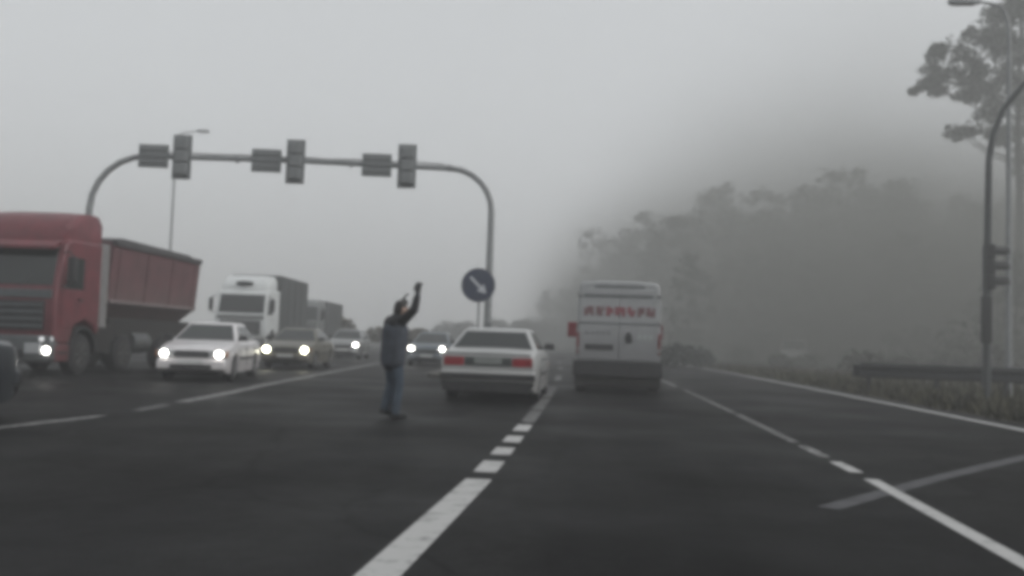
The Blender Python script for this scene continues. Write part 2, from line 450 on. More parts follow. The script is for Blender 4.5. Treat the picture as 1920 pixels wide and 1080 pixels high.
# woodland: one mass of trees in the fog to the right of the road, low scrub in front, tall trees behind
variants = [broadleaf(random.uniform(15, 17), random.uniform(2.8, 3.8), 3600) for _ in range(6)]
woodV = []; trunks = MB()
def edge_x(y):
    return 11.0 + off(y)
def plant(x, y, h, wide=1.0):
    V = variants[random.randrange(6)]; a = random.uniform(0, 6.28); sz = h / 16.0; s = sz * wide * random.uniform(0.9, 1.1)
    ca, sa = math.cos(a) * s, math.sin(a) * s
    woodV.append(np.stack([V[:, 0] * ca - V[:, 1] * sa + x, V[:, 0] * sa + V[:, 1] * ca + y, V[:, 2] * sz], 1))
    trunks.tube([(x, y, 0), (x + random.uniform(-.2, .2), y, h * .4), (x + random.uniform(-.4, .4), y, h * .75)], [0.014 * h, 0.010 * h, 0.004 * h], 6)
for y0, y1, h0, h1, step, x0 in [(46, 56, 6.5, 9.5, 2.6, 23.5), (62, 72, 4.0, 6.5, 2.2, 26.0), (76, 90, 9.0, 12.0, 2.4, 0), (98, 112, 15.0, 19.0, 2.5, 0), (118, 138, 21.0, 25.5, 2.5, 0), (145, 165, 19.0, 24.0, 3.0, 0), (175, 230, 14.0, 19.0, 3.0, 0)]:
    ym = (y0 + y1) / 2
    x = x0 if x0 else edge_x(ym) + 1.0
    first = 0
    while x < 0.53 * ym + 6:
        t = min(1.0, 0.84 + 0.03 * first); first += 1
        plant(x + random.uniform(-.8, .8), random.uniform(y0, y1), random.uniform(h0, h1) * (t if not x0 else 1), 1.15)
        x += step * random.uniform(.7, 1.3)
# undergrowth along the edge of the wood
und = []
for k in range(330):
    y = 48 + 130 * random.random() ** 1.2
    x = max(edge_x(y) + random.uniform(.5, 10.0), 0) + 24 * random.random() ** 2
    s = random.uniform(0.9, 2.2) if y > 74 or x > 20 else random.uniform(.5, .8)
    und.append(((x, y, s * 0.7), (s * 1.3, s * 1.3, s * 0.9), 150))
woodV.append(leaf_quads(und, 0.28))
wood = quads_object("forest", np.concatenate(woodV), M_WOOD)
tag(wood, "dark mass of woodland fading into fog beyond the road verge", "forest", kind="stuff")
trunks.build("trunks", M_BARK, wood)

# verge grass
gx = []
n = 26000
yy = 12 + 70 * rng.random(n) ** 1.4
xx = 7.7 - 0.0006 * np.clip(yy - 8, 0, None) ** 2 + 20 * rng.random(n) ** 1.5
hh = 0.10 + 0.28 * rng.random(n) ** 2; wd = 0.03 + 0.03 * rng.random(n)
an = rng.random(n) * 6.283; lx = rng.normal(0, 0.08, n); ly = rng.normal(0, 0.08, n)
base = np.stack([xx, yy, np.zeros(n)], 1); t = np.stack([np.cos(an) * wd, np.sin(an) * wd, np.zeros(n)], 1)
tip = base + np.stack([lx, ly, hh], 1)
G = np.stack([base - t, base + t, tip + t * 0.3, tip - t * 0.3], 1).reshape(-1, 3)
tag(quads_object("verge_grass", G, M_GRASS), "short dull green and brown grass on the roadside verge", "grass", kind="stuff")

def shrub(name, label, loc, clumps, m, size=0.13, group=None, stems=4):
    t = thing(name, label, "shrub", loc, group=group)
    quads_object("foliage", leaf_quads(clumps, size), m, t)
    mb = MB()
    for k in range(stems):
        c = clumps[k % len(clumps)][0]
        mb.tube([(0.1 * random.uniform(-1, 1), 0.1 * random.uniform(-1, 1), -0.05), (c[0] * 0.5, c[1] * 0.5, c[2] * 0.5), c], [0.03, 0.02, 0.008], 5)
    mb.build("stem", M_BARK, t)
    return t
shrub("roadside_shrub", "low dark leafy shrub at the road edge just past the white van", (5.6 + off(52), 52.0, 0),
      [((0, 0, .7), (1.2, .9, .7), 500), ((1.3, .5, .6), (1.0, .8, .6), 350), ((-1.0, .6, .5), (.8, .8, .5), 300)], M_HEDGE)
# brown scrub far down the median and hedge beyond the junction
for i, (x, y, w, h, lab) in enumerate([
        (-20.5, 66, 3.4, 2.6, "brownish scrub bush beyond the far oncoming headlights"),
        (-24.5, 70, 3.4, 3.2, "brownish scrub bush behind the grey box truck at the far roadside"),
        (-15.5, 70, 3.0, 2.0, "low brownish scrub bush in the fog behind the waving person")]):
    shrub("scrub_bush", lab, (x, y, 0), [((random.uniform(-w, w) * .6, random.uniform(-.6, .6), h * random.uniform(.3, .7)), (w * .4, .9, h * .35), 420) for _ in range(7)], M_BROWN, 0.16, "scrub along the far carriageway")
for i, (x, y, w, h, lab) in enumerate([
        (-15.4, 150, 5.0, 5.0, "bluish fog-veiled hedge tree between the waving person and the blue sign"),
        (-10.4, 156, 5.0, 5.4, "bluish fog-veiled hedge tree seen below the round blue sign"),
        (-24.0, 152, 5.0, 4.6, "low fog-veiled hedge tree just right of the farthest oncoming headlights")]):
    shrub("hedge_tree", lab, (x, y, 0), [((random.uniform(-w, w) * .6, random.uniform(-1, 1), h * random.uniform(.25, .75)), (w * .4, 1.2, h * .3), 420) for _ in range(9)], M_HEDGE, 0.2, "hedge far down the median")

# tall pine by the junction
pine = thing("pine_tree", "tall pine with bare trunk and ragged crown beside the lamp post", "tree", (27.7, 63, 0))
pine.scale = (1.378, 1.378, 1.378)
PC = [((-3.3, 0, 15.0), (1.0, 1.2, .75), 620), ((-3.9, .3, 14.3), (.7, .9, .35), 260), ((-2.6, .4, 14.6), (.8, 1, .55), 380), ((-3.2, -.3, 16.0), (.45, .6, .5), 150),
      ((-1.5, 0, 14.4), (.9, 1.2, .7), 520), ((-2.1, .3, 13.9), (.6, .8, .4), 230), ((-1.2, .5, 16.7), (1.0, 1.2, .9), 620), ((.2, 0, 17.4), (1.4, 1.5, 1.0), 900), ((-.4, -.6, 15.7), (1.0, 1.2, .7), 560),
      ((-1.35, 0, 13.0), (.6, .8, .55), 260), ((-1.7, .2, 12.2), (.7, .7, .3), 220), ((-2.85, 0, 11.75), (.5, .5, .16), 120), ((-2.5, .2, 11.9), (.25, .3, .25), 60), ((-3.1, -.2, 12.0), (.22, .3, .2), 45), ((-.6, .3, 11.7), (.5, .7, .45), 190), ((-.7, -.4, 13.7), (.8, 1, .6), 330),
      ((.6, .5, 14.2), (1.0, 1.2, .8), 460), ((.5, .5, 12.5), (.7, .9, .6), 260), ((.9, 0, 11.2), (.7, .8, .6), 220), ((1.6, -.4, 15.4), (1.3, 1.2, 1.0), 560), ((2.6, .3, 13.6), (1.2, 1.2, .9), 460), ((.3, .2, 18.8), (1.0, 1.0, .8), 420), ((1.8, .4, 17.4), (1.0, 1.1, .8), 380), ((.4, 0, 9.8), (.5, .6, .5), 120)]
sub = []
for c, r, n_ in PC:
    for k in range(8):
        q = [c[i] + r[i] * random.uniform(-1.15, 1.15) - (.15 if i == 2 else 0) for i in range(3)]
        sub.append((q, [v * random.uniform(.35, .65) for v in r], max(16, int(n_ * .42))))
sub += [(c, [v * 1.15 for v in r], int(n_ * .55)) for c, r, n_ in PC]
sub += [((-.6, 0, 15.2), (2.2, 1.6, 1.6), 700), ((.6, 0, 13.4), (1.6, 1.4, 1.8), 500)]
quads_object("crown", leaf_quads(sub, 0.08), M_PINE, pine)
tb = MB()
tb.tube([(0.1, 0, -.1), (.05, 0, 4), (.1, 0, 8), (0, 0, 12), (.1, 0, 16), (.2, 0, 18.8)], [.24, .2, .17, .14, .09, .03], 10)
tb.build("trunk", M_BARK, pine, smooth=60)
for c, r, n_ in PC:
    if abs(c[0]) > .5:
        lb = MB(); z0 = max(8, c[2] - 0.9 - 0.25 * abs(c[0]))
        lb.tube([(.05, 0, z0), (c[0] * .5, c[1] * .5, z0 + (c[2] - z0) * .35), c], [.05, .03, .01], 6)
        lb.build("branch", M_BARK, pine)

# ------------------------------------------------------------------ vehicles: shared pieces
def wheel_meshes(r, w, rim_m, key):
    t = MB()
    t.lathe_x([(-w / 2, r * .62), (-w / 2 * .98, r * .93), (-w / 2 * .8, r), (w / 2 * .8, r), (w / 2 * .98, r * .93), (w / 2, r * .62)], 28)
    tyre = t.mesh("tyre_" + key, M_TYRE, 40)
    q = MB()
    q.lathe_x([(-w * .44, r * .64), (w * .44, r * .64), (w * .52, r * .6), (w * .50, r * .56), (w * .36, r * .50), (w * .36, r * .22), (w * .5, r * .18), (w * .5, r * .08)], 24)
    for k in range(6):
        a = k * math.pi / 3; c, s_ = math.cos(a), math.sin(a)
        q.tube([(w * .45, c * r * .17, s_ * r * .17), (w * .47, c * r * .57, s_ * r * .57)], r * .07, 6)
    rim = q.mesh("rim_" + key, rim_m, 35)
    return tyre, rim
WHEELS = {"car": (0.31, wheel_meshes(0.31, 0.20, M_RIM, "car")), "truck": (0.50, wheel_meshes(0.50, 0.32, M_RIM_D, "truck")), "van": (0.34, wheel_meshes(0.34, 0.24, M_RIM_D, "van"))}

def add_wheel(root, x, y, kind="car", steer=0.0):
    r, (ty, rm) = WHEELS[kind]
    flip = math.pi if x < 0 else 0
    w = shared("wheel", ty, root, (x, y, r), (0, 0, flip + R(steer)))
    shared("rim", rm, w)
    return w

def rrect(x0, x1, y0, y1, rad, z, n=4):
    pts = []
    for cx, cy, a0 in ((x1 - rad, y1 - rad, 0), (x0 + rad, y1 - rad, 90), (x0 + rad, y0 + rad, 180), (x1 - rad, y0 + rad, 270)):
        for k in range(n + 1):
            a = R(a0 + 90 * k / n); pts.append((cx + rad * math.cos(a), cy + rad * math.sin(a), z))
    return pts

def car(name, label, loc, rz, paint, L=4.4, W=1.7, H=1.42, belt=0.93, hood=0.80, boot=0.95, nose_z=0.68, gh=(-1.7, -1.0, 0.25, 0.95), roof_w=0.60,
        axles=(-1.3, 1.3), lamp=None, lamp_r=0.068, tail=None, bumper=None, hatch=False, group=None, front_lamp_w=0.36, lamp_z=0.64):
    root = thing(name, label, "car", loc, rz, group)
    zb = 0.20; Rw = 0.31; Ra = 0.365; hw = W / 2
    bumper = bumper or paint
    st = set()
    for a in axles:
        for k in (-1.02, -1, -.97, -.85, -.65, -.35, 0, .35, .65, .85, .97, 1, 1.02):
            st.add(round(a + k * Ra, 4))
    for y in (-L / 2, -L / 2 + .03, -L / 2 + .10, -L / 2 + .25, L / 2 - .35, L / 2 - .18, L / 2 - .06, L / 2, gh[0], gh[3], 0.0, gh[0] - .25, gh[3] + .3):
        st.add(round(y, 4))
    st = sorted(y for y in st if -L / 2 <= y <= L / 2)
    def lerp_tab(tab, y):
        for (a, va), (b, vb) in zip(tab, tab[1:]):
            if y <= b:
                t = (y - a) / (b - a) if b > a else 0
                return va + (vb - va) * max(0, min(1, t))
        return tab[-1][1]
    tailz = boot - (0.05 if not hatch else 0.0)
    top = [(-L / 2, tailz - .04), (-L / 2 + .05, tailz), (gh[0], boot if not hatch else belt), (gh[0] + .1, belt + .02), (gh[3] - .05, belt + .02), (gh[3] + .1, belt - .02), (gh[3] + .3, (belt + hood) / 2 + .03), (L / 2 - .3, hood), (L / 2 - .1, hood - .04), (L / 2, nose_z + .03)]
    wid = [(-L / 2, .92), (-L / 2 + .05, .95), (-L / 2 + .3, .985), (-L / 2 + .8, 1), (L / 2 - .9, 1), (L / 2 - .35, .97), (L / 2 - .1, .92), (L / 2, .86)]
    rings = []
    for y in st:
        w = hw * lerp_tab(wid, y); zt = lerp_tab(top, y)
        za = zb
        for a in axles:
            if abs(y - a) < Ra:
                za = max(za, Rw + math.sqrt(Ra * Ra - (y - a) ** 2) * 0.98)
        end = min(y + L / 2, L / 2 - y); zlow = zb + (.08 * max(0, 1 - end / .25))
        za = max(za, zlow)
        zm = max(0.52, za + 0.02); zs = zt - .03
        half = [(0, zlow), (.64 * w, zlow), (.66 * w, max(za, zlow + .001)), (.975 * w, za), (w, zm), (.995 * w, max(zm + .01, zs - .12)), (.965 * w, max(zm + .02, zs - .03)), (.88 * w, zt - .004), (.45 * w, zt + .008), (0, zt + .012)]
        ring = [(x, y, z) for x, z in half] + [(-x, y, z) for x, z in half[-2:0:-1]]
        rings.append(ring)
    b = MB(); b.loft(rings); b.build("body", paint, root, smooth=32)
    # under-pan so that no light shows below the sills
    b = MB(); b.box(-hw * .62, hw * .62, -L / 2 + .12, L / 2 - .12, .17, .22); b.build("underbody", M_UNDER, root)
    # cabin
    wb = hw * .955
    lv = []
    def gh_at(t):
        y0 = gh[0] + (gh[1] - gh[0]) * t; y1 = gh[3] + (gh[2] - gh[3]) * t
        return y0, y1, wb + (roof_w - wb) * t
    z0 = belt - .03; z1 = H - .045
    for t in (0, .5, 1.0):
        y0, y1, w = gh_at(t); lv.append(rrect(-w, w, y0, y1, .10, z0 + (z1 - z0) * t))
    y0, y1, w = gh_at(1.0)
    lv.append(rrect(-w + .05, w - .05, y0 + .07, y1 - .07, .10, H - .015)); lv.append(rrect(-w + .2, w - .2, y0 + .3, y1 - .3, .10, H))
    b = MB(); b.loft(lv); b.build("cabin", paint, root, smooth=30)
    def end_pane(nm, front, ta, tb_, inset):
        pts = []
        for t in (ta, tb_):
            y0, y1, w = gh_at(t); y = y1 if front else y0; z = z0 + (z1 - z0) * t
            pts.append([(-w + inset, y, z), (w - inset, y, z)])
        (a, b_), (c, d_) = pts
        q = [b_, a, c, d_] if front else [a, b_, d_, c]
        mb = MB(); mb.slab(q, .012); return mb.build(nm, M_GLASS, root, bevel=.004)
    end_pane("windscreen", True, .13, .93, .075)
    end_pane("rear_window", False, .14, .90, .085)
    def side_pane(s, f0, f1):
        ta, tb_ = .16, .90; q = []
        for t, fr in ((ta, f0), (ta, f1), (tb_, f1), (tb_, f0)):
            y0, y1, w = gh_at(t); y0 += .14; y1 -= .14
            q.append((s * (w + .0), y0 + (y1 - y0) * fr, z0 + (z1 - z0) * t))
        if s < 0: q = [q[1], q[0], q[3], q[2]]
        mb = MB(); mb.slab(q, .010); return mb.build("side_window", M_GLASS, root)
    for s in (-1, 1):
        side_pane(s, 0.02, .20); side_pane(s, .23, .56); side_pane(s, .59, .98)
    # door seams, handles, mirrors, rub strip
    for s in (-1, 1):
        x = s * (hw + .001)
        for yd in (gh[3] - .15, gh[3] - 1.05, gh[0] + .55):
            mb = MB(); mb.box(x - .004, x + .004, yd - .006, yd + .006, .35, belt - .16); mb.build("door_seam", M_UNDER, root)
        for yd in (gh[3] - .95, gh[0] + .70):
            mb = MB(); mb.box(x - .012 * (s < 0) - .01, x + .02 * (s > 0) + .012, yd - .08, yd + .08, belt - .17, belt - .14); mb.build("door_handle", M_PLASTIC, root, bevel=.006)
        mb = MB(); mb.box(x - .014, x + .014, axles[0] + .5, axles[1] - .5, .50, .56); mb.build("rub_strip", M_PLASTIC, root, bevel=.006)
        ym = gh[3] - .22
        mb = MB(); mb.box(min(s * (wb - .04), s * (wb + .20)), max(s * (wb - .04), s * (wb + .20)), ym - .06, ym + .05, belt + .03, belt + .16, (.02, .02)); mb.build("mirror", M_PLASTIC, root, bevel=.02)
    # wheels
    for a in axles:
        for s in (-1, 1):
            add_wheel(root, s * (hw - .115), a)
    # front end
    yf = L / 2
    b = MB(); b.box(-hw * .93, hw * .93, yf - .30, yf + .07, .28, .52, (.02, .03)); bo = b.build("front_bumper", bumper, root, bevel=.04)
    b = MB(); b.box(-hw * .55, hw * .55, yf + .055, yf + .080, .31, .40); b.build("air_intake", M_PLASTIC, bo)
    b = MB(); b.box(-.26, .26, yf + .07, yf + .086, .41, .50); b.build("number_plate", M_PLATE, bo)
    b = MB(); b.box(-hw * .46, hw * .46, yf - .05, yf + .018, .56, .71); gr = b.build("grille", M_PLASTIC, root, bevel=.01)
    for k in range(3):
        b = MB(); b.box(-hw * .44, hw * .44, yf + .016, yf + .024, .585 + .04 * k, .597 + .04 * k); b.build("grille_bar", M_RIM, gr)
    for s in (-1, 1):
        xc = s * (hw * .86 - front_lamp_w / 2 + .04)
        b = MB(); b.box(xc - front_lamp_w / 2, xc + front_lamp_w / 2, yf - .14, yf + .012, lamp_z - .085, lamp_z + .085)
        h = b.build("headlight", M_LAMP_OFF, root, bevel=.02)
        if lamp:
            b = MB(); b.lathe_y([(.012, lamp_r * .9), (.03, lamp_r), (.045, lamp_r * .7)], 18, (xc + s * .03, yf, lamp_z)); sq = 1.0 + .35 * random.random(); b.v = [(xc + (p[0] - xc) * sq, p[1], lamp_z + (p[2] - lamp_z) * (1.6 - .6 * sq)) for p in b.v]; b.build("bulb", lamp, h, smooth=50)
        b = MB(); b.box(xc + s * front_lamp_w / 2 - .02, xc + s * front_lamp_w / 2 + .05, yf - .2, yf - .03, lamp_z - .07, lamp_z + .07); b.build("indicator", mat("indicator_amber", (.4, .13, .02), .3, var=.1), root, bevel=.01)
    # rear end
    yr = -L / 2
    b = MB(); b.box(-hw * .96, hw * .96, yr - .08, yr + .30, .395, .605, (.015, .02)); bo = b.build("rear_bumper", bumper, root, bevel=.035)
    b = MB(); b.box(-hw * .962, hw * .962, yr - .092, yr - .02, .435, .55); b.build("rub_strip", M_PLASTIC, bo, bevel=.008)
    b = MB(); b.prism([(-hw * .80, .20), (-hw * .90, .30), (-hw * .95, .395), (hw * .95, .395), (hw * .90, .30), (hw * .80, .20)], yr - .05, yr + .2, 'y'); b.build("valance", M_PLASTIC, root, bevel=.02)
    b = MB(); b.tube([(-.45, yr - .05, .235), (-.45, yr + .3, .235)], .03, 10); b.build("exhaust_pipe", M_RIM_D, root)
    tl = tail or M_TAIL_OFF
    zt0, zt1 = (.69, .855) if not hatch else (.62, .88)
    for s in (-1, 1):
        x0, x1 = (s * hw * .49, s * hw * .89)
        b = MB(); b.box(min(x0, x1), max(x0, x1), yr - .018, yr + .03, zt0, zt1); t = b.build("tail_light", tl, root, bevel=.012)
        for zz in (zt0 + .07, zt0 + .14):
            b = MB(); b.box(min(x0, x1) + .012, max(x0, x1) - .012, yr - .021, yr - .015, zz, zz + .008); b.build("lens_rib", M_UNDER, t)
    b = MB(); b.box(-hw * .48, hw * .48, yr - .012, yr + .03, zt0, zt1); pn = b.build("rear_panel", mat("rear_panel_dark", (.035, .042, .04), .4, var=.15), root, bevel=.008)
    b = MB(); b.box(-.26, .26, yr - .022, yr - .010, zt0 + .045, zt0 + .155); b.build("number_plate", mat("plate_dirty", (.20, .215, .205), .6, var=.15), pn)
    b = MB(); b.box(-hw * .86, hw * .86, yr - .004, yr + .02, tailz - .055, tailz - .045); b.build("boot_seam", M_UNDER, root)
    return root

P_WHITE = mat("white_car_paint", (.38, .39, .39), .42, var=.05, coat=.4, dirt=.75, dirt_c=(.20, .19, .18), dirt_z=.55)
P_WHITE2 = mat("white_car_paint_clean", (.62, .61, .62), .3, var=.05, coat=.5, dirt=.6, dirt_c=(.22, .19, .18), dirt_z=.5)
P_BEIGE = mat("beige_car_paint", (.10, .096, .074), .45, var=.1, coat=.3, dirt=.6, dirt_z=.6)
P_DARK = mat("dark_blue_car_paint", (.012, .016, .022), .3, var=.2, coat=.5, dirt=.5, dirt_z=.4, dirt_c=(.05, .05, .05))
P_GREY = mat("blue_grey_car_paint", (.075, .10, .12), .35, var=.1, coat=.4, dirt=.4, dirt_z=.5)
P_SILV = mat("silver_car_paint", (.25, .26, .26), .35, metal=.3, var=.1, coat=.4, dirt=.4, dirt_z=.5)
P_PALE = mat("pale_car_paint", (.75, .76, .76), .35, var=.04, coat=.4)

# white saloon ahead, seen from behind
AUD_L = 4.79
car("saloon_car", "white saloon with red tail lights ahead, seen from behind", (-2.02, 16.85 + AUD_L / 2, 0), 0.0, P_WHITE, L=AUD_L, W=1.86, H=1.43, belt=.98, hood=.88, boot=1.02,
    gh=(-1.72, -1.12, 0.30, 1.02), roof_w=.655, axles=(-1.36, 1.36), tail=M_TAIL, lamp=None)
# oncoming white car with headlights on
car("saloon_car", "white oncoming car with lit headlights beside the red tipper truck", (-9.62, 19.9 + 2.2, 0), 180 + 11.5, P_WHITE2, L=4.5, W=1.66, H=1.40, belt=.92, hood=.82, boot=.95,
    gh=(-1.75, -1.0, 0.25, 1.1), roof_w=.56, axles=(-1.3, 1.4), lamp=M_LAMP_ON)
car("saloon_car", "beige oncoming car with warm lit headlights behind the white oncoming car", (-10.4, 29.0 + 2.1, 0), 180 + 6.0, P_BEIGE, L=4.2, W=1.70, H=1.38, belt=.92, hood=.82, boot=.94,
    gh=(-1.7, -1.0, 0.2, 1.0), roof_w=.57, axles=(-1.25, 1.3), lamp=M_LAMP_YEL, lamp_r=.088)
car("saloon_car", "dim silver oncoming car whose lone visible headlight glows behind the beige car", (-12.9, 46.5, 0), 180 + 6.5, P_SILV, L=4.2, W=1.72, H=1.5, belt=.98, hood=.9, boot=.98,
    gh=(-1.7, -1.2, 0.2, 1.0), roof_w=.6, axles=(-1.25, 1.3), lamp=M_LAMP_ON, lamp_r=.085, lamp_z=.72, hatch=True)
car("saloon_car", "blue-grey oncoming car in fog between waving person and white saloon", (-7.1, 37.0 + 2.1, 0), 180 + 3.0, P_GREY, L=4.3, W=1.74, H=1.45, belt=.95, hood=.88, boot=.96,
    gh=(-1.7, -1.1, 0.2, 1.0), roof_w=.6, axles=(-1.25, 1.3), lamp=M_LAMP_ON, lamp_z=.74, lamp_r=.078)
car("saloon_car", "dark car cut off by the left frame edge, only its tail showing", (-8.02, 8.65, 0), 180 + 2.0, P_DARK, L=4.4, W=1.74, H=1.42, belt=.95, hood=.85, boot=1.0,
    gh=(-1.6, -1.0, 0.25, 1.0), roof_w=.58, axles=(-1.42, 1.35))
car("parked_car", "pale car faint in the fog below the forest on the verge", (13.7, 65.0, 0), 165, P_PALE, L=4.4, W=1.8, H=1.95, belt=1.15, hood=1.0, boot=1.15,
    gh=(-2.0, -1.8, 0.5, 1.25), roof_w=.72, axles=(-1.25, 1.3), hatch=True)

# ------------------------------------------------------------------ trucks
P_RED = mat("red_cab_paint", (.118, .014, .022), .55, var=.25, scale=2.5, coat=.2, dirt=.45, dirt_c=(.09, .05, .05), dirt_z=1.2)
P_TIP = mat("dusty_red_steel", (.105, .040, .046), .85, var=.22, scale=1.6, dirt=.6, dirt_c=(.10, .075, .07), dirt_z=2.3)
P_CABW = mat("white_cab_paint", (.62, .64, .64), .4, var=.06, coat=.3, dirt=.5, dirt_c=(.2, .2, .19), dirt_z=1.2)
P_CABG = mat("grey_cab_paint", (.16, .17, .17), .45, var=.1, dirt=.5, dirt_z=1.2)
P_TRIM = mat("grey_truck_trim", (.075, .088, .096), .55, var=.15, dirt=.4, dirt_z=.9)
P_TARP = mat("dark_grey_tarpaulin", (.050, .054, .054), .7, var=.2, scale=2, bump=.3, bump_scale=3)

def truck_cab(root, W, paint, roof_top, trim, spoiler_front=-.55, visor=True, lamp=None, only_right=False, ext=None):
    """cab-over tractor front at local y = 0, facing +y"""
    h = W / 2
    prof = [(-.02, .95), (-.02, 1.75), (-.06, 2.02), (-.34, 3.02), (-.42, 3.16), (-.6, 3.22), (-2.05, 3.24), (-2.1, 3.15), (-2.1, 1.0), (-1.92, 1.0), (-1.80, 1.18), (-1.35, 1.32), (-.90, 1.18), (-.72, .75), (-.10, .75)]
    b = MB(); b.prism(prof, -h, h, 'x'); b.build("cab", paint, root, bevel=.07, seg=3)
    # roof air deflector
    rings = []
    for y, z0, z1, w in ((-.50, 3.16, 3.24, .86), (-.62, 3.16, 3.24 + (roof_top - 3.24) * .42, .90), (-.95, 3.16, 3.24 + (roof_top - 3.24) * .75, .93), (-1.45, 3.16, roof_top - .02, .93), (-2.0, 3.16, roof_top, .93), (-2.14, 3.10, roof_top - .02, .93)):
        w *= h
        rings.append([(-w, y, z0), (-w, y, z0 + (z1 - z0) * .72), (-w + .10, y, z1 - .03 * (z1 - z0)), (-w * .5, y, z1), (w * .5, y, z1), (w - .10, y, z1 - .03 * (z1 - z0)), (w, y, z0 + (z1 - z0) * .72), (w, y, z0)])
    b = MB(); b.loft(rings); b.build("roof_deflector", paint, root, smooth=40)
    # glass
    b = MB(); b.slab([(h - .13, -.085, 2.09), (-h + .13, -.085, 2.09), (-h + .16, -.335, 2.985), (h - .16, -.335, 2.985)], .02); b.build("windscreen", M_GLASS, root, bevel=.01)
    for s in (-1, 1):
        x = s * h
        q = [(x, -.36, 2.05), (x, -1.20, 2.05), (x, -1.20, 2.80), (x, -.56, 2.80)]
        if s > 0: q = q[::-1]
        b = MB(); b.slab(q, -.012 if False else .012); b.build("side_window", M_GLASS, root)
        xa, xb = sorted((x - s * .01, x + s * .014))
        b = MB(); b.prism([(-.26, 1.15), (-.24, 2.0), (-1.26, 2.0), (-1.26, 1.35), (-.95, 1.25), (-.72, 1.12)], xa, xb, 'x'); dr = b.build("door", paint, root, bevel=.006)
        b = MB(); b.box(min(x + s * .012, x + s * .04), max(x + s * .012, x + s * .04), -1.16, -.98, 1.78, 1.83); b.build("handle", M_PLASTIC, dr)
        # side extender behind the door
        if ext:
            b = MB(); b.box(min(x - s * .10, x + s * .02), max(x - s * .10, x + s * .02), -2.42, -2.02, 1.15, 3.28); b.build("side_extender", ext, root, bevel=.03)
        # steps below the door
        b = MB(); b.box(min(x - s * .35, x + s * .0), max(x - s * .35, x + s * .0), -.72, -.12, .34, .74); stp = b.build("step_panel", paint, root, bevel=.03)
        b = MB(); b.box(min(x - s * .05, x + s * .012), max(x - s * .05, x + s * .012), -.62, -.22, .52, .58); b.build("step_tread", M_PLASTIC, stp)
        # mirrors
        xm = s * (h + .26)
        b = MB(); b.box(xm - .10, xm + .10, -.24, -.10, 2.18, 2.78); mr = b.build("mirror", M_PLASTIC, root, bevel=.035)
        b = MB(); b.tube([(s * (h - .02), -.28, 2.88), (s * (h + .15), -.2, 2.90), (xm, -.17, 2.80)], .02, 6); b.tube([(s * (h - .02), -.25, 2.10), (s * (h + .15), -.2, 2.08), (xm, -.17, 2.16)], .02, 6); b.build("mirror_arm", M_PLASTIC, mr)
        # head lamp in the bumper
        xc = s * (h - .42)
        b = MB(); b.box(xc - .20, xc + .20, .03, .105, .52, .76); hl = b.build("headlight", M_LAMP_OFF, root, bevel=.02)
        if lamp:
            b = MB(); b.lathe_y([(.10, .085), (.125, .095), (.14, .06)], 18, (xc + s * .24 * 0, 0, .62)); b.build("bulb", lamp, hl, smooth=50)
        # wiper
        b = MB(); b.tube([(s * .25 - .1, -.05, 2.06), (s * .55, -.12, 2.30)], .012, 5); b.build("wiper", M_PLASTIC, root)
        add_wheel(root, s * (h - .20), -1.35, "truck")
        b = MB()
        b.loft([[(x - s * .38, -1.35 + .60 * math.cos(a), .52 + .60 * math.sin(a)), (x + s * .012, -1.35 + .60 * math.cos(a), .52 + .60 * math.sin(a)), (x + s * .012, -1.35 + .66 * math.cos(a), .52 + .66 * math.sin(a)), (x - s * .38, -1.35 + .66 * math.cos(a), .52 + .66 * math.sin(a))] for a in [R(t) for t in range(10, 171, 16)]])
        b.build("mudguard", M_PLASTIC, root, smooth=40)
    # front panel below the glass, grille with bars, bumper
    b = MB(); b.box(-h + .1, h - .1, -.04, .012, 1.80, 2.0); b.build("wiper_panel", trim, root, bevel=.012)
    b = MB(); b.box(-h + .25, h - .25, -.04, .016, 1.06, 1.74); gr = b.build("grille", M_PLASTIC, root, bevel=.02)
    for k in range(4):
        b = MB(); b.box(-h + .28, h - .28, .014, .05, 1.12 + .16 * k, 1.18 + .16 * k); b.build("grille_bar", trim, gr, bevel=.01)
    b = MB(); b.box(-h + .01, h - .01, -.30, .06, .34, .94); bp = b.build("bumper", trim, root, bevel=.06, seg=3)
    b = MB(); b.box(-.62, .62, .055, .075, .42, .60); b.build("bumper_intake", M_PLASTIC, bp)
    b = MB(); b.box(-.26, .26, .072, .088, .64, .75); b.build("number_plate", M_PLATE, bp)
    if visor:
        b = MB(); b.prism([(-.30, 3.02), (-.02, 2.93), (-.02, 3.02), (-.34, 3.17)], -h + .12, h - .12, 'x'); b.build("sun_visor", paint, root, bevel=.015)
    b = MB(); b.box(-.9, .9, -2.05, -.2, .70, 1.0); b.build("engine_cover", M_UNDER, root)

def chassis(root, y0, y1):
    for s in (-1, 1):
        b = MB(); b.box(s * .42 - .045, s * .42 + .045, y1, y0, .72, .98); b.build("chassis_rail", M_UNDER, root)

# red tipper
tip = thing("tipper_truck", "red tipper truck with dusty skip body in the oncoming lanes", "truck", (-13.62, 19.6, 0), 180 + 3.2)
truck_cab(tip, 2.5, P_RED, 3.98, P_TRIM, lamp=None, ext=mat("grey_side_extender", (.17, .165, .165), .5, var=.15))
b = MB(); b.lathe_y([(.06, .062), (.085, .07), (.10, .04)], 18, (-1.15, 0, .60)); b.build("fog_light", M_LAMP_ON, tip, smooth=50)
b = MB(); b.lathe_y([(.06, .055), (.08, .06), (.09, .03)], 14, (-1.02, 0, .86)); b.build("marker_light", M_LAMP_DIM, tip, smooth=50)
b = MB(); b.lathe_y([(.06, .055), (.08, .06), (.09, .03)], 14, (-1.20, -.05, .86)); b.build("marker_light", M_LAMP_DIM, tip, smooth=50)
chassis(tip, -.9, -8.2)
YB0, YB1 = -2.75, -8.5
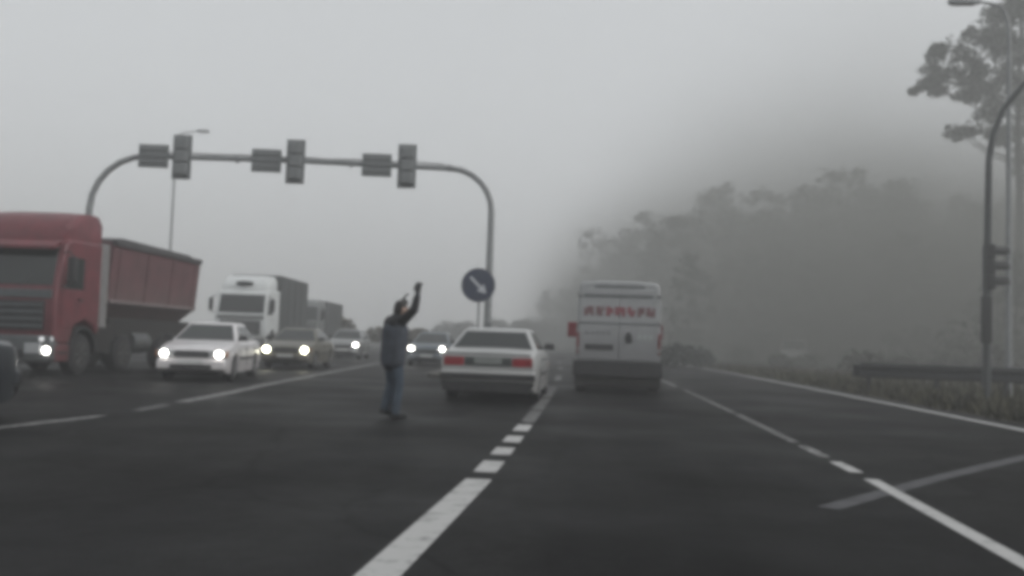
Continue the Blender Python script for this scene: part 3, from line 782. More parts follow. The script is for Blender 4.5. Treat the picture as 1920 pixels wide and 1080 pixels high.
# skip: tapered sides with a chamfered floor
rings = []
for y, zb_, zt in ((YB0, 1.42, 3.38), (YB1, 1.42, 3.34)):
    rings.append([(-.62, y, zb_), (-1.12, y, zb_ + .42), (-1.24, y, zt), (-1.17, y, zt), (-1.06, y, zb_ + .48), (-.58, y, zb_ + .07), (.58, y, zb_ + .07), (1.06, y, zb_ + .48), (1.17, y, zt), (1.24, y, zt), (1.12, y, zb_ + .42), (.62, y, zb_)])
b = MB(); b.loft(rings); sk = b.build("skip_body", P_TIP, tip)
for y, nm in ((YB0, "headboard"), (YB1, "tailgate")):
    b = MB(); b.prism([(-.62, 1.44), (-1.12, 1.84), (-1.245, 3.42), (1.245, 3.42), (1.12, 1.84), (.62, 1.44)], y - .05, y + .05, 'y'); b.build(nm, P_TIP, tip, bevel=.015)
for s in (-1, 1):
    for k in range(4):
        y = YB0 - .35 - k * (YB0 - YB1 - .7) / 3
        b = MB(); b.loft([[(s * 1.13, y - .045, 1.85), (s * 1.13, y + .045, 1.85), (s * 1.145, y + .045, 1.85), (s * 1.145, y - .045, 1.85)], [(s * 1.24, y - .045, 3.30), (s * 1.24, y + .045, 3.30), (s * 1.255, y + .045, 3.30), (s * 1.255, y - .045, 3.30)]])
        b.build("rib", P_TIP, sk)
    b = MB(); b.box(min(s * 1.15, s * 1.30), max(s * 1.15, s * 1.30), YB1 - .06, YB0 + .06, 3.30, 3.46); b.build("top_rail", mat("dark_top_rail", (.05, .048, .05), .8, var=.25), sk, bevel=.03)
    b = MB(); b.box(min(s * 1.04, s * 1.17), max(s * 1.04, s * 1.17), YB1, YB0, 1.80, 1.90); b.build("lower_rail", mat("pale_lower_rail", (.15, .12, .12), .75, var=.25), sk, bevel=.02)
    for y in (-3.55, -6.15, -7.5):
        add_wheel(tip, s * 1.06, y, "truck")
    b = MB(); b.box(min(s * .55, s * 1.12), max(s * .55, s * 1.12), -3.0, -2.2, .5, 1.25); b.build("dark_fill_box", M_UNDER, tip, bevel=.03)  # dark box added behind the cab to keep the underside from showing bright
    b = MB(); b.box(min(s * 1.02, s * 1.08), max(s * 1.02, s * 1.08), -8.2, -2.9, .80, 1.42); b.build("dark_fill_panel", M_UNDER, tip)  # dark sheet added along the wheels, standing in for shade below the skip
    b = MB(); b.tube([(s * .95, -4.2, .78), (s * .95, -5.2, .78)], .30, 18); b.build("fuel_tank", mat("tank_metal", (.10, .104, .108), .5, metal=.5, var=.2), tip, smooth=50)
    b = MB(); b.box(min(s * .75, s * 1.22), max(s * .75, s * 1.22), -8.30, -8.26, .55, 1.25); b.build("mud_flap", M_UNDER, tip)
    b = MB(); b.box(min(s * .9, s * 1.2), max(s * .9, s * 1.2), -8.62, -8.55, 1.0, 1.14); b.build("tail_light", M_TAIL_OFF, tip)
b = MB(); b.prism([(YB0 + .04, 3.40), (YB0 - .6, 3.56), (YB1 + .6, 3.54), (YB1, 3.40)], -1.15, 1.15, 'x'); b.build("rolled_tarp", mat("tarp_dark", (.05, .05, .052), .85, var=.3), tip, bevel=.04)

# white box lorry
lor = thing("box_lorry", "white-cab lorry with dark grey tarpaulin body behind the white oncoming car", "truck", (-17.05, 42.0, 0), 180 + 5.5)
truck_cab(lor, 2.45, P_CABW, 4.0, P_CABG, visor=False, ext=P_CABW)
b = MB(); b.prism([(.42 * math.cos(R(a)), 3.56 + .09 * math.sin(R(a))) for a in range(0, 360, 20)], -.60, -.40, 'y'); b.build("emblem", M_BLACK, lor)
chassis(lor, -.9, -8.8)
def box_body(root, w, y0, y1, z0, z1, m, key):
    b = MB(); b.box(-w / 2, w / 2, y1, y0, z0, z1); bd = b.build("box_body", m, root, bevel=.05)
    for s in (-1, 1):
        for k in range(5):
            y = y0 - .12 - k * (y0 - y1 - .24) / 4
            b = MB(); b.box(min(s * w / 2, s * (w / 2 + .025)), max(s * w / 2, s * (w / 2 + .025)), y - .05, y + .05, z0 + .02, z1 - .04); b.build("post", m, bd)
        b = MB(); b.box(min(s * (w / 2 - .05), s * (w / 2 + .02)), max(s * (w / 2 - .05), s * (w / 2 + .02)), y1 + .4, y0 - .6, .45, .62); b.build("side_guard", M_RIM_D, root)
        add_wheel(root, s * 1.04, y1 + 1.7, "truck"); add_wheel(root, s * 1.04, y1 + 3.0, "truck")
        b = MB(); b.box(min(s * .8, s * 1.15), max(s * .8, s * 1.15), y1 - .03, y1 + .03, .95, 1.08); b.build("tail_light", M_TAIL_OFF, root)
    b = MB(); b.box(-1.1, 1.1, y1 + .02, y1 + .1, .45, .58); b.build("underrun_bar", M_RIM_D, root)
box_body(lor, 2.5, -2.6, -8.6, 1.05, 4.10, P_TARP, "a")
lo2 = thing("box_lorry", "lower grey lorry fading in the fog behind the white-cab lorry", "truck", (-19.3, 57.5, 0), 180 + 5.5)
truck_cab(lo2, 2.4, P_CABG, 3.5, P_CABG, visor=False)
chassis(lo2, -.9, -8.4)
box_body(lo2, 2.45, -2.5, -8.2, 1.0, 3.45, P_TARP, "b")

# ------------------------------------------------------------------ white van with red lettering
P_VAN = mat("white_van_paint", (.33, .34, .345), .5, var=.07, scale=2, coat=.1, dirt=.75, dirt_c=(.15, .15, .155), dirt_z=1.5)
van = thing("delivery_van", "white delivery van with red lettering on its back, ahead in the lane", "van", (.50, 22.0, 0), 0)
VL = 5.6
def van_ring(y, w, zt, r=.16):
    h = w / 2
    pts = [(-h * .985, .62), (-h, 1.2), (-h * .985, 1.9), (-h * .955, zt - r)]
    top = [(-h * .955 + r * (1 - math.cos(R(a))), zt - r + r * math.sin(R(a)) * .8) for a in (30, 60, 85)]
    half = pts + top + [(-h * .4, zt)]
    return [(x, y, z) for x, z in half] + [(-x, y, z) for x, z in half[::-1]]
rings = [van_ring(0, 1.98, 2.66), van_ring(.05, 2.03, 2.71), van_ring(.4, 2.04, 2.73), van_ring(3.6, 2.04, 2.73), van_ring(3.9, 2.04, 2.70)]
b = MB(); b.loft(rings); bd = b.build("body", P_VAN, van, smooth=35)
b = MB(); b.loft([[(-.98, 3.85, .6), (.98, 3.85, .6), (.90, 3.85, 2.62), (-.90, 3.85, 2.62)], [(-.98, 4.5, .6), (.98, 4.5, .6), (.80, 4.3, 2.3), (-.80, 4.3, 2.3)], [(-.95, 4.9, .6), (.95, 4.9, .6), (.82, 4.85, 1.5), (-.82, 4.85, 1.5)], [(-.9, 5.5, .55), (.9, 5.5, .55), (.78, 5.42, 1.15), (-.78, 5.42, 1.15)]])
b.build("cab", P_VAN, van, smooth=25)
for s in (-1, 1):
    xa = s * .012
    d0, d1 = sorted((s * .012, s * .93))
    b = MB(); b.box(d0, d1, -.022, .01, .80, 2.50); dr = b.build("rear_door", P_VAN, van, bevel=.012)
    for z in (1.0, 1.65, 2.3):
        x0, x1 = sorted((s * .90, s * 1.0)); b = MB(); b.box(x0, x1, -.035, .0, z, z + .09); b.build("hinge", mat("hinge_grey", (.2, .2, .2), .6), dr, bevel=.006)
    x0, x1 = sorted((s * .945, s * 1.005)); b = MB(); b.box(x0, x1, -.03, .03, .95, 1.45); b.build("tail_light", M_TAIL_OFF, van, bevel=.012)
    add_wheel(van, s * .90, .95, "van"); add_wheel(van, s * .90, 4.5, "van")
    # wing mirrors stick out past the body
    x0, x1 = sorted((s * 1.05, s * 1.36))
    b = MB(); b.box(x0, x1, 4.15, 4.30, 1.35, 1.78); b.build("mirror", mat("mirror_red", (.28, .025, .035), .5, var=.15) if s < 0 else mat("mirror_dull", (.12, .05, .055), .5, var=.15), van, bevel=.03)
    b = MB(); b.tube([(s * .9, 4.2, 1.6), (s * 1.1, 4.2, 1.6)], .03, 6); b.build("mirror_arm", M_PLASTIC, van)
    x0, x1 = sorted((s * .80, s * 1.02)); b = MB(); b.box(x0, x1, .1, .14, .12, .62); b.build("mud_flap", M_UNDER, van)
b = MB(); b.box(-1.07, 1.07, -.10, .25, .40, .78); bm_ = b.build("rear_bumper", M_PLASTIC, van, bevel=.03)
b = MB(); b.box(-1.03, 1.03, -.04, .12, .16, .42); b.build("underrun_skirt", M_UNDER, van, bevel=.02)
b = MB(); b.box(-.85, .85, .14, 5.1, .3, .62); b.build("chassis", M_UNDER, van)
M_GREYBAND = mat("grey_band", (.12, .13, .13), .5, var=.15)
b = MB(); b.box(-.60, .60, -.012, .02, 2.535, 2.60); b.build("roof_lamp_strip", M_GREYBAND, van, bevel=.008)
b = MB(); b.box(-.85, .80, -.034, -.015, 2.30, 2.38); b.build("grey_stripe", M_GREYBAND, van, bevel=.004)
b = MB(); b.box(-.90, .90, -.034, -.015, 1.66, 1.70); b.build("grey_stripe", M_GREYBAND, van)
M_RED = mat("red_lettering", (.21, .065, .075), .5, var=.15); M_DRED = mat("dark_red_lettering", (.15, .080, .084), .5, var=.2)
# red band of lettering too blurred to read: the broad shapes of the letters
glyphs = [(-.84, .23, M_DRED, [(0, 0, .42, .8), (.3, .25, 1, 1), (.7, 0, 1, .4)]),
          (-.55, .19, M_DRED, [(0, .1, .55, 1), (.35, 0, .8, .7), (.7, .55, 1, 1)]),
          (-.31, .17, M_RED, [(0, 0, .6, 1), (.45, .3, 1, .85)]),
          (-.10, .25, M_RED, [(0, .1, .45, 1), (.35, .4, .75, 1), (.65, 0, 1, .95)]),
          (.20, .19, M_RED, [(0, .25, .5, 1), (.3, 0, .85, .6), (.75, .3, 1, .75)]),
          (.44, .17, M_DRED, [(0, 0, .5, .95), (.5, .3, 1, 1)]),
          (.65, .21, M_DRED, [(0, .05, .5, 1), (.4, 0, 1, .6), (.7, .5, 1, .95)])]
for x, w, m, strokes in glyphs:
    b = MB()
    for (a0, b0, a1, b1) in strokes:
        b.box(x + w * a0, x + w * a1, -.030 - .0005 * a0, -.020, 1.85 + .23 * b0, 1.85 + .23 * b1)
    b.build("letter", m, van)
for k in range(5):
    b = MB(); b.box(-.80 + k * .13, -.71 + k * .13, -.029, -.020, 1.40, 1.48); b.build("letter", mat("grey_lettering", (.17, .175, .18), .5, var=.2), van)
b = MB(); b.box(-.80, -.12, -.036, -.018, 1.03, 1.17); b.build("number_plate", mat("dark_plate", (.03, .03, .032), .5, var=.3), van, bevel=.008)
b = MB(); b.prism([(.18, 1.22), (.31, 1.22), (.33, 1.34), (.28, 1.47), (.21, 1.47), (.16, 1.34)], -.07, -.018, 'y'); lk = b.build("door_lock", M_BLACK, van, bevel=.012)
for k in range(3):
    b = MB(); b.box(.46 + k * .13, .55 + k * .13, -.029, -.020, 1.30, 1.42); b.build("letter", mat("pale_lettering", (.32, .34, .34), .5, var=.15), van)

# ------------------------------------------------------------------ signal gantry over the oncoming carriageway
GL = Vector((-16.05, 27.0, 0)); GR = Vector((-3.50, 28.7, 0))
gdir = (GR - GL).normalized(); gang = math.degrees(math.atan2(gdir.y, gdir.x)); glen = (GR - GL).length
gan = thing("signal_gantry", "grey arched steel gantry spanning the oncoming lanes", "gantry", tuple(GL), gang)
ZB = 6.64; RB = 1.75
path = [(0, 0, -.05), (0, 0, 2.5), (0, 0, ZB - RB)] + [(RB - RB * math.cos(R(a)), 0, ZB - RB + RB * math.sin(R(a))) for a in range(15, 91, 15)]
b = MB(); b.tube(path, [.13, .12, .105] + [.095] * 6, 14); b.build("post", M_STEEL, gan, smooth=50)
R2 = 1.35
path = [(glen, 0, -.05), (glen, 0, 2.5), (glen, 0, ZB - R2)] + [(glen - R2 + R2 * math.cos(R(a)), 0, ZB - R2 + R2 * math.sin(R(a))) for a in range(15, 91, 15)]
b = MB(); b.tube(path, [.13, .12, .105] + [.095] * 6, 14); b.build("post", M_STEEL, gan, smooth=50)
b = MB(); b.tube([(RB - .01, 0, ZB), (glen / 2, 0, ZB + .05), (glen - R2 + .01, 0, ZB)], .088, 14); b.build("beam", M_STEEL, gan, smooth=50)
for x in (0, glen):
    b = MB(); b.box(x - .25, x + .25, -.25, .25, 0.0, .14); b.build("foot_plate", M_STEEL, gan, bevel=.02)

for x in (RB + .05, glen / 2 - 1.8, glen / 2 + 1.8, glen - R2 - .05):
    b = MB(); b.lathe_x([(-.03, .10), (-.03, .135), (.03, .135), (.03, .10)], 18, (x, 0, ZB + .02)); b.build("flange", M_STEEL, gan, smooth=40)
b = MB(); b.tube([(RB + .2, -.02, ZB + .115)] + [(RB + .2 + (glen - RB - R2 - .4) * k / 10, -.02, ZB + .125 + (.03 if k % 2 else 0)) for k in range(1, 10)] + [(glen - R2 - .2, -.02, ZB + .115)], .018, 6); b.build("cable", M_BLACK, gan)
for x in (0, glen):
    b = MB(); b.box(x - .13, x + .13, -.19, -.10, 1.1, 1.75); b.build("junction_box", M_SIGNAL, gan, bevel=.015)
def at_gantry(x):
    p = GL + gdir * ((x - GL.x) / gdir.x); return p
def signal_head(loc, rz, label, group):
    t = thing("traffic_signal", label, "traffic signal", loc, rz, group)
    for k in range(3):
        z = -.60 + k * .405
        b = MB(); b.box(-.21, .21, -.32, -.12, z, z + .395); h = b.build("signal_section", M_SIGNAL, t, bevel=.035)
        b = MB(); b.box(-.16, .16, -.335, -.315, z + .06, z + .335); b.build("rear_cover", M_SIGNAL, h, bevel=.01)
    # lenses and hoods face the oncoming drivers
    for k in range(3):
        z = -.40 + k * .405
        b = MB(); b.lathe_y([(-.13, .145), (-.10, .15), (-.085, .1)], 18, (0, 0, z)); b.build("lens", M_BLACK, t)
        rings = []
        for yv in (-.13, .12):
            rr = []
            for a in range(0, 181, 20):
                rr.append((.165 * math.cos(R(a)), yv, z + .165 * math.sin(R(a))))
            for a in range(180, -1, -20):
                rr.append((.155 * math.cos(R(a)), yv, z + .155 * math.sin(R(a))))
            rings.append(rr)
        b = MB(); b.loft(rings); b.build("visor", M_BLACK, t, smooth=40)
    b = MB(); b.box(-.06, .06, -.14, .12, -.10, .10); b.build("bracket", M_STEEL, t)
    b = MB(); b.box(-.295, .295, -.118, -.095, -.70, .72); b.build("backing_plate", M_SIGNAL, t, bevel=.01)
    return t
def sign_board(loc, rz, label, group):
    t = thing("sign_board", label, "sign", loc, rz, group)
    b = MB(); b.box(-.47, .47, -.16, -.11, -.37, .37); b.build("board", M_SIGNAL, t, bevel=.02)
    for z in (-.2, .0, .2):
        b = MB(); b.box(-.44, .44, -.20, -.158, z - .03, z + .03); b.build("stiffener", M_SIGNAL, t, bevel=.008)
    b = MB(); b.box(-.05, .05, -.14, .12, -.12, .12); b.build("bracket", M_STEEL, t)
    return t
names = ["nearest the red truck", "in the middle of the gantry", "nearest the round blue sign"]
for i, (xs, xh) in enumerate([(-13.25, -14.12), (-9.72, -10.62), (-6.22, -7.17)]):
    p = at_gantry(xs); signal_head((p.x, p.y, ZB - .02), gang, "grey signal head seen from behind, " + names[i], "signal heads on the gantry")
    p = at_gantry(xh); sign_board((p.x, p.y, ZB - .02), gang, "flat grey board hung beside the signal head " + names[i], "boards on the gantry")

# keep-right sign in front of the gantry post
ks = thing("keep_right_sign", "round blue sign with white diagonal arrow by the gantry post", "sign", (-3.62, 27.1, .1), 0)
b = MB(); b.tube([(0.03, 0, -.1), (.03, 0, 3.1)], .032, 10); b.build("pole", M_STEEL, ks, smooth=50)
b = MB(); b.lathe_y([(-.05, .50), (-.062, .515), (-.03, .52), (-.02, .50)], 40, (0, 0, 2.72)); b.build("rim", M_WHITE_SIGN if False else mat("sign_rim", (.10, .11, .13), .5, var=.1), ks, smooth=40)
b = MB(); b.lathe_y([(-.066, .485), (-.055, .485)], 40, (0, 0, 2.72)); fc = b.build("face", M_BLUE, ks)
ar = [(-.04, -.34), (-.04, .10), (-.15, .10), (0, .36), (.15, .10), (.04, .10), (.04, -.34)]
ca, sa = math.cos(R(-135)), math.sin(R(-135))
b = MB(); b.prism([(x * ca - z * sa, 2.72 + x * sa + z * ca) for x, z in ar], -.074, -.067, 'y'); b.build("arrow", M_WHITE_SIGN, fc)

# ------------------------------------------------------------------ lamp posts, mast, guardrail
def lamp_post(label, loc, h, arm, side, rad=.10, lean=0.0):
    t = thing("lamp_post", label, "street lamp", loc, 0)
    b = MB(); pts = [(0, 0, -.1), (0, 0, 1.2), (0, 0, h - 1.0)] + [(side * arm * .35 * (1 - math.cos(R(a))), 0, h - 1.0 + 1.0 * math.sin(R(a))) for a in (30, 60, 90)] + [(side * arm, 0, h + .12)]
    b.tube(pts, [rad * 1.3, rad * 1.15, rad * .8, rad * .7, rad * .6, rad * .55, rad * .45], 12); b.build("pole", M_STEEL, t, smooth=50)
    b = MB(); x0 = side * arm
    b.loft([[(x0 + side * dx, -w, h + .12 + z0), (x0 + side * dx, w, h + .12 + z0), (x0 + side * dx, w * .7, h + .12 + z1), (x0 + side * dx, -w * .7, h + .12 + z1)] for dx, w, z0, z1 in ((-.1, .06, -.05, .05), (.1, .15, -.08, .09), (.5, .17, -.09, .10), (.85, .10, -.06, .06))])
    lh = b.build("lamp_head", M_STEEL, t, smooth=40)
    b = MB(); a0, a1 = sorted((x0 + side * .1, x0 + side * .75)); b.box(a0, a1, -.10, .10, h + .01, h + .035); b.build("lamp_glass", M_LAMP_OFF, lh)
    return t
lamp_post("tall grey lamp post beside the pine, its arm reaching over the road", (12.05, 28.0, 0), 11.76, .9, -1, .08)
lamp_post("faint thin lamp post standing in the fog behind the tipper truck", (-29.6, 60.0, 0), 14.9, 1.5, 1, .09)

mast = thing("signal_mast", "dark curved signal mast carrying a side-on signal by the guardrail", "signal mast", (10.62, 26.0, 0))
b = MB(); b.tube([(0, 0, -.1), (0, 0, 3), (.04, 0, 6.6), (.14, 0, 7.3), (.42, 0, 8.05), (.95, 0, 8.75), (1.7, 0, 9.3), (2.7, 0, 9.65), (4.2, 0, 9.8)], [.11, .105, .09, .085, .08, .075, .07, .065, .06], 12); b.build("pole", mat("dark_mast_steel", (.045, .05, .052), .6, var=.2), mast, smooth=50)
b = MB(); b.box(-.13, .10, -.14, .12, 1.55, 2.85); b.build("control_box", M_BLACK, mast, bevel=.03)
sg = thing("traffic_signal", "black traffic signal seen side-on with three hoods, on the curved mast", "traffic signal", (10.66, 26.0, 3.0), -90)
# in local axes the signal looks along +y, turned so that +y points to world +x
for k in range(3):
    z = .02 + k * .42
    b = MB(); b.box(-.19, .19, -.10, .12, z, z + .41); h = b.build("signal_section", M_BLACK, sg, bevel=.03)
    b = MB(); b.lathe_y([(.11, .15), (.135, .15), (.15, .1)], 18, (0, 0, z + .2)); b.build("lens", M_BLACK, h)
    rings = []
    for yv in (.11, .50):
        rr = [(.17 * math.cos(R(a)), yv, z + .2 + .17 * math.sin(R(a))) for a in range(-20, 201, 20)] + [(.158 * math.cos(R(a)), yv, z + .2 + .158 * math.sin(R(a))) for a in range(200, -21, -20)]
        rings.append(rr)
    b = MB(); b.loft(rings); b.build("visor", M_BLACK, h, smooth=40)

gr_ = thing("guardrail", "dark steel guardrail running across the verge below the curved mast", "guardrail", (7.55, 27.0, 0), 0)
prof = [(0, .46), (-.06, .50), (-.06, .60), (0, .65), (0, .70), (-.06, .75), (-.06, .85), (0, .89), (.02, .89), (.02, .46)]
for k in range(4):
    b = MB(); b.prism([(p[0], p[1]) for p in prof], k * 3.0, k * 3.0 + 2.992, 'x'); b.build("rail", M_RAIL, gr_)
for k in range(7):
    b = MB(); b.box(.25 + k * 1.9 - .05, .25 + k * 1.9 + .05, .03, .13, -.05, .82); b.build("post", M_RAIL, gr_)
b = MB(); b.box(-.22, .0, -.04, .03, .48, .84); b.build("end_piece", M_RAIL, gr_, bevel=.03)

# ------------------------------------------------------------------ the waving person
def remesh_body(name, mb, voxel, m, parent, smooth_it=6):
    me = mb.mesh(name, m)
    tmp = bpy.data.objects.new("tmp_body", me); col.objects.link(tmp)
    r = tmp.modifiers.new("r", 'REMESH'); r.mode = 'VOXEL'; r.voxel_size = voxel
    s = tmp.modifiers.new("s", 'SMOOTH'); s.factor = .5; s.iterations = smooth_it
    dg = bpy.context.evaluated_depsgraph_get(); dg.update()
    me2 = bpy.data.meshes.new_from_object(tmp.evaluated_get(dg))
    bpy.data.objects.remove(tmp); bpy.data.meshes.remove(me)
    me2.name = name; me2.shade_smooth()
    if not me2.materials: me2.materials.append(m)
    return link(bpy.data.objects.new(name, me2), parent)

def capsule(mb, a, b, ra, rb, sx=1.0, n=14):
    """tapered limb with round ends; sx flattens it along local x"""
    a = Vector(a); b = Vector(b); t = (b - a).normalized(); e = Vector((1, 0, 0))
    if abs(t.dot(e)) > .9: e = Vector((0, 1, 0))
    e = (e - t * e.dot(t)).normalized(); f_ = t.cross(e); rings = []
    for c, r, sgn in ((a, ra, -1), (b, rb, 1)):
        angs = (80, 50, 20, 0) if sgn < 0 else (0, 20, 50, 80)
        for q in angs:
            cc = c + t * (sgn * r * math.sin(R(q))); rr = r * math.cos(R(q))
            rings.append([cc + (e * math.cos(2 * math.pi * k / n) * sx + f_ * math.sin(2 * math.pi * k / n)) * rr for k in range(n)])
    mb.loft(rings)

def ellipsoid(mb, c, r, n=16, m_=10):
    rings = []
    for j in range(1, m_):
        th = math.pi * j / m_
        rings.append([(c[0] + r[0] * math.sin(th) * math.cos(2 * math.pi * k / n), c[1] + r[1] * math.sin(th) * math.sin(2 * math.pi * k / n), c[2] - r[2] * math.cos(th)) for k in range(n)])
    mb.loft(rings)

M_SKIN = mat("skin", (.52, .36, .29), .55, var=.08)
M_HAIR = mat("dark_hair", (.012, .010, .009), .6, var=.3, scale=40)
M_JACKET = mat("slate_jacket", (.046, .053, .068), .85, var=.3, scale=9, bump=.4, bump_scale=14)
M_COLLAR = mat("dark_shoulder_cloth", (.014, .014, .016), .85, var=.3, scale=12)
M_JEANS = mat("blue_trousers", (.040, .056, .078), .9, var=.3, scale=8, bump=.4, bump_scale=16)
M_SHOE = mat("dark_shoes", (.012, .013, .015), .7, var=.3)

per = thing("person", "person in dark jacket and blue trousers waving traffic with raised arms", "person", (-2.93, 12.95, 0), -52)
SH_R, EL_R, WR_R = (.19, .02, 1.40), (.40, .10, 1.57), (.40, .15, 1.80)
SH_L, EL_L, WR_L = (-.19, 0, 1.40), (-.27, .17, 1.48), (-.14, .165, 1.675)
HIP_R, KN_R, AN_R = (.09, .0, .90), (.085, .05, .50), (.06, .03, .09)
HIP_L, KN_L, AN_L = (-.09, .0, .90), (-.09, .03, .51), (-.075, -.07, .14)
HEAD = (.01, .09, 1.585)
body = MB()
ellipsoid(body, HEAD, (.075, .095, .118)); ellipsoid(body, (.01, .12, 1.525), (.055, .07, .06))
ellipsoid(body, (.01, .19, 1.580), (.014, .02, .022)); ellipsoid(body, (.01, .178, 1.522), (.024, .012, .010))
for s in (-1, 1): ellipsoid(body, (.01 + s * .077, .085, 1.580), (.012, .024, .034))
capsule(body, (0, .02, 1.42), (.005, .06, 1.510), .058, .054)
capsule(body, (0, .0, 1.0), (0, .01, 1.28), .13, .14, 1.0); capsule(body, (-.11, .01, 1.33), (.11, .01, 1.33), .09, .09)
for a, b_, r0, r1 in ((SH_R, EL_R, .055, .043), (EL_R, WR_R, .043, .030), (SH_L, EL_L, .055, .043), (EL_L, WR_L, .043, .030), (HIP_R, KN_R, .085, .058), (KN_R, AN_R, .056, .038), (HIP_L, KN_L, .085, .058), (KN_L, AN_L, .056, .038)):
    capsule(body, a, b_, r0, r1)
def hand(wrist, dirv, side, thumb, spread, body=body, g=0.0):
    w = Vector(wrist); dv = Vector(dirv).normalized(); sv = Vector(side).normalized(); nv = dv.cross(sv)
    capsule(body, w, w + dv * .05, .028 + g, .030 + g); capsule(body, w + dv * .04 - sv * .022, w + dv * .085 - sv * .026, .018 + g, .017 + g); capsule(body, w + dv * .04 + sv * .02, w + dv * .085 + sv * .024, .018 + g, .017 + g)
    for k, ln in enumerate((.070, .082, .078, .060)):
        o_ = sv * (-.033 + .022 * k); base = w + dv * .088 + o_
        kn = base + dv * ln * .5 + o_ * spread; tp = kn + dv * ln * .48 + o_ * spread + nv * .016
        capsule(body, base, kn, .0095 + g, .009 + g, n=8); capsule(body, kn, tp, .009 + g, .0078 + g, n=8)
    tb0 = w + dv * .025 + sv * thumb * .026; tk = tb0 + dv * .035 + sv * thumb * .030; te = tk + dv * .034 + sv * thumb * .010
    capsule(body, tb0, tk, .013 + g, .011 + g, n=8); capsule(body, tk, te, .011 + g, .009 + g, n=8)
hand(WR_R, (-.02, .06, 1), (.75, .6, 0), -1, .25)
hand(WR_L, (.25, .32, .85), (.8, -.5, -.05), 1, .05)
for an in (AN_R, AN_L):
    lift = an[2] - .09
    capsule(body, (an[0], an[1] - .03, an[2] - .035), (an[0], an[1] + .04, (an[2] + .01) / 2), .032, .028)
for W_, D_, S_, T_, P_ in ((WR_R, (-.02, .06, 1), (.75, .6, 0), -1, .25), (WR_L, (.25, .32, .85), (.8, -.5, -.05), 1, .05)):
    gl = MB(); hand(W_, D_, S_, T_, P_, gl, .003); capsule(gl, Vector(W_) - Vector(D_).normalized() * .05, W_, .038, .034)
    remesh_body("glove", gl, .007, mat("dark_glove", (.03, .03, .032), .85, var=.3), per, 2)
bo = remesh_body("body", body, .0085, M_SKIN, per, 3)
hair = MB()
ellipsoid(hair, (.01, .075, 1.615), (.086, .100, .105)); ellipsoid(hair, (.01, .035, 1.570), (.078, .070, .095)); ellipsoid(hair, (.01, .14, 1.685), (.06, .06, .03))
ho = remesh_body("hair", hair, .011, M_HAIR, bo, 3)
for s in (-1, 1):
    e_ = MB(); ellipsoid(e_, (.01 + s * .032, .172, 1.588), (.011, .008, .006), 8, 6); e_.build("eye", M_HAIR, bo)
jk = MB()
capsule(jk, (0, -.01, .93), (0, .01, 1.26), .172, .182, 1.36); capsule(jk, (-.125, .01, 1.345), (.125, .01, 1.345), .108, .108)
capsule(jk, (0, -.01, .84), (0, -.01, .95), .175, .175, 1.3)
for a, b_, r0, r1 in ((SH_R, EL_R, .078, .062), (EL_R, (.40, .143, 1.765), .060, .048), (SH_L, EL_L, .078, .062), (EL_L, (-.152, .166, 1.655), .060, .050)):
    capsule(jk, a, b_, r0, r1)
remesh_body("jacket", jk, .014, M_JACKET, per, 4)
cl_ = MB()
capsule(cl_, (-.115, .0, 1.415), (.115, .0, 1.415), .078, .078); capsule(cl_, (0, .02, 1.42), (0, .035, 1.49), .088, .075); capsule(cl_, (-.10, -.02, 1.36), (.10, -.02, 1.36), .112, .112)
capsule(cl_, SH_L, EL_L, .080, .064); capsule(cl_, EL_L, (-.155, .166, 1.65), .062, .050); capsule(cl_, SH_R, EL_R, .082, .066); capsule(cl_, EL_R, (.40, .140, 1.75), .064, .052)
remesh_body("dark_upper_jacket", cl_, .014, M_COLLAR, per, 4)
tr = MB()
capsule(tr, (-.06, 0, .90), (.06, 0, .90), .125, .125)
for a, b_, c_ in ((HIP_R, KN_R, AN_R), (HIP_L, KN_L, AN_L)):
    capsule(tr, a, b_, .105, .082); capsule(tr, b_, (c_[0], c_[1], c_[2] + .01), .080, .068)
remesh_body("trousers", tr, .014, M_JEANS, per, 4)
for an in (AN_R, AN_L):
    sh = MB(); low = .045 if an is AN_R else .05
    capsule(sh, (an[0], an[1] - .04, an[2] - .035), (an[0], an[1] + .06, (an[2] - .035 + low) / 2), .048, .047); capsule(sh, (an[0], an[1] + .05, (an[2] - .03 + low) / 2), (an[0], an[1] + .16, low), .046, .040)
    remesh_body("shoe", sh, .011, M_SHOE, per, 3)

# ------------------------------------------------------------------ fog
hz = MB(); hz.box(-610, 610, -160, 1010, -1.0, 35.0)
hm = bpy.data.materials.new("fog"); hm.use_nodes = True
nt = hm.node_tree
nt.nodes.remove(nt.nodes["Principled BSDF"])
pv = nt.nodes.new("ShaderNodeVolumePrincipled")
pv.inputs["Color"].default_value = (0.915, 0.92, 0.925, 1)
pv.inputs["Density"].default_value = 0.0048
pv.inputs["Anisotropy"].default_value = 0.2
nt.links.new(pv.outputs[0], nt.nodes["Material Output"].inputs["Volume"])
tag(hz.build("haze", hm), "pale even fog over the whole junction", "fog", kind="stuff")

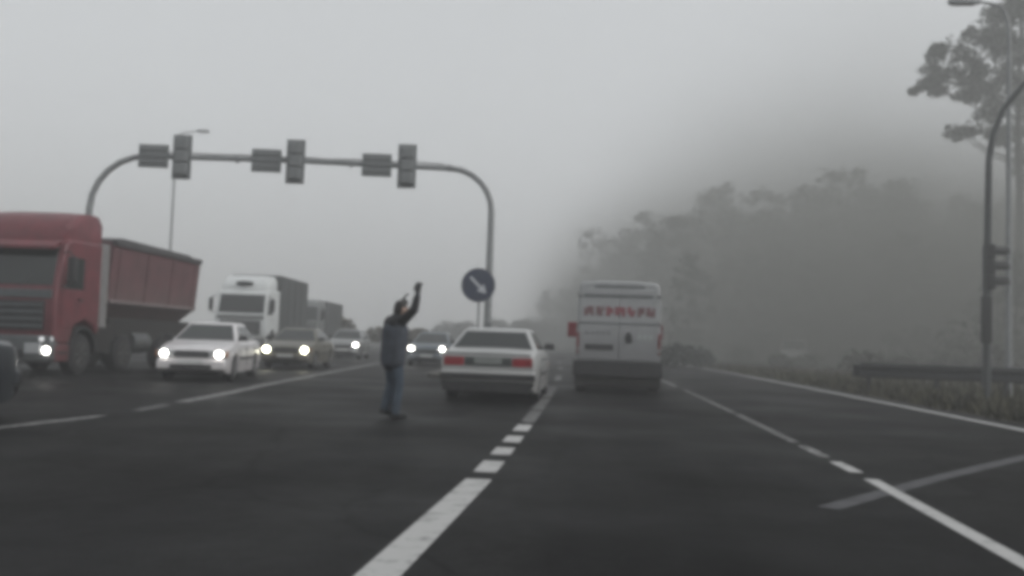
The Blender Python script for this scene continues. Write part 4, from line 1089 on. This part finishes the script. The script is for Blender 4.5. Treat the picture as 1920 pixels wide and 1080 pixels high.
# ------------------------------------------------------------------ smoke drifting out of the wood
smk = MB(); smk.box(-34, 100, 37, 190, 0.02, 34.0)
sm = bpy.data.materials.new("smoke"); sm.use_nodes = True
nt = sm.node_tree; N = nt.nodes; L = nt.links
N.remove(N["Principled BSDF"])
tc = N.new("ShaderNodeTexCoord"); sp = N.new("ShaderNodeSeparateXYZ"); L.new(tc.outputs["Object"], sp.inputs[0])
def mth(op, a, b=None, c=None):
    n_ = N.new("ShaderNodeMath"); n_.operation = op
    for i, v in enumerate((a, b, c)):
        if v is None: continue
        if isinstance(v, (int, float)): n_.inputs[i].default_value = v
        else: L.new(v, n_.inputs[i])
    return n_.outputs[0]
def ramp01(v, lo, hi):
    n_ = N.new("ShaderNodeMapRange"); n_.interpolation_type = 'SMOOTHSTEP'
    n_.inputs[1].default_value = lo; n_.inputs[2].default_value = hi; L.new(v, n_.inputs[0]); return n_.outputs[0]
X, Y, Z = sp.outputs[0], sp.outputs[1], sp.outputs[2]
nz = N.new("ShaderNodeTexNoise"); nz.inputs["Scale"].default_value = 0.055; nz.inputs["Detail"].default_value = 2.0
L.new(tc.outputs["Object"], nz.inputs["Vector"])
wob = mth('MULTIPLY_ADD', nz.outputs[0], 14.0, -7.0)
side = mth('ADD', mth('ADD', X, mth('MULTIPLY_ADD', Y, 0.165, -20.7)), wob)        # metres to the right of the road edge
a_ = ramp01(side, -11.0, 8.0)
b_ = ramp01(mth('ADD', Z, wob), 27.0, 1.0)
c_ = ramp01(Y, 38.0, 56.0)
e_ = ramp01(Y, 190.0, 150.0)
dens = mth('MULTIPLY', mth('MULTIPLY', mth('MULTIPLY', a_, b_), mth('MULTIPLY', mth('MULTIPLY', c_, e_), mth('MULTIPLY_ADD', ramp01(Z, 15.0, 1.0), 1.4, 1.0))), 0.060)
pv = N.new("ShaderNodeVolumePrincipled")
pv.inputs["Color"].default_value = (0.35, 0.355, 0.335, 1)
pv.inputs["Anisotropy"].default_value = 0.1
L.new(dens, pv.inputs["Density"])
L.new(pv.outputs[0], N["Material Output"].inputs["Volume"])
tag(smk.build("smoke", sm), "grey smoky fog bank hanging in front of the woodland", "smoke", kind="stuff")
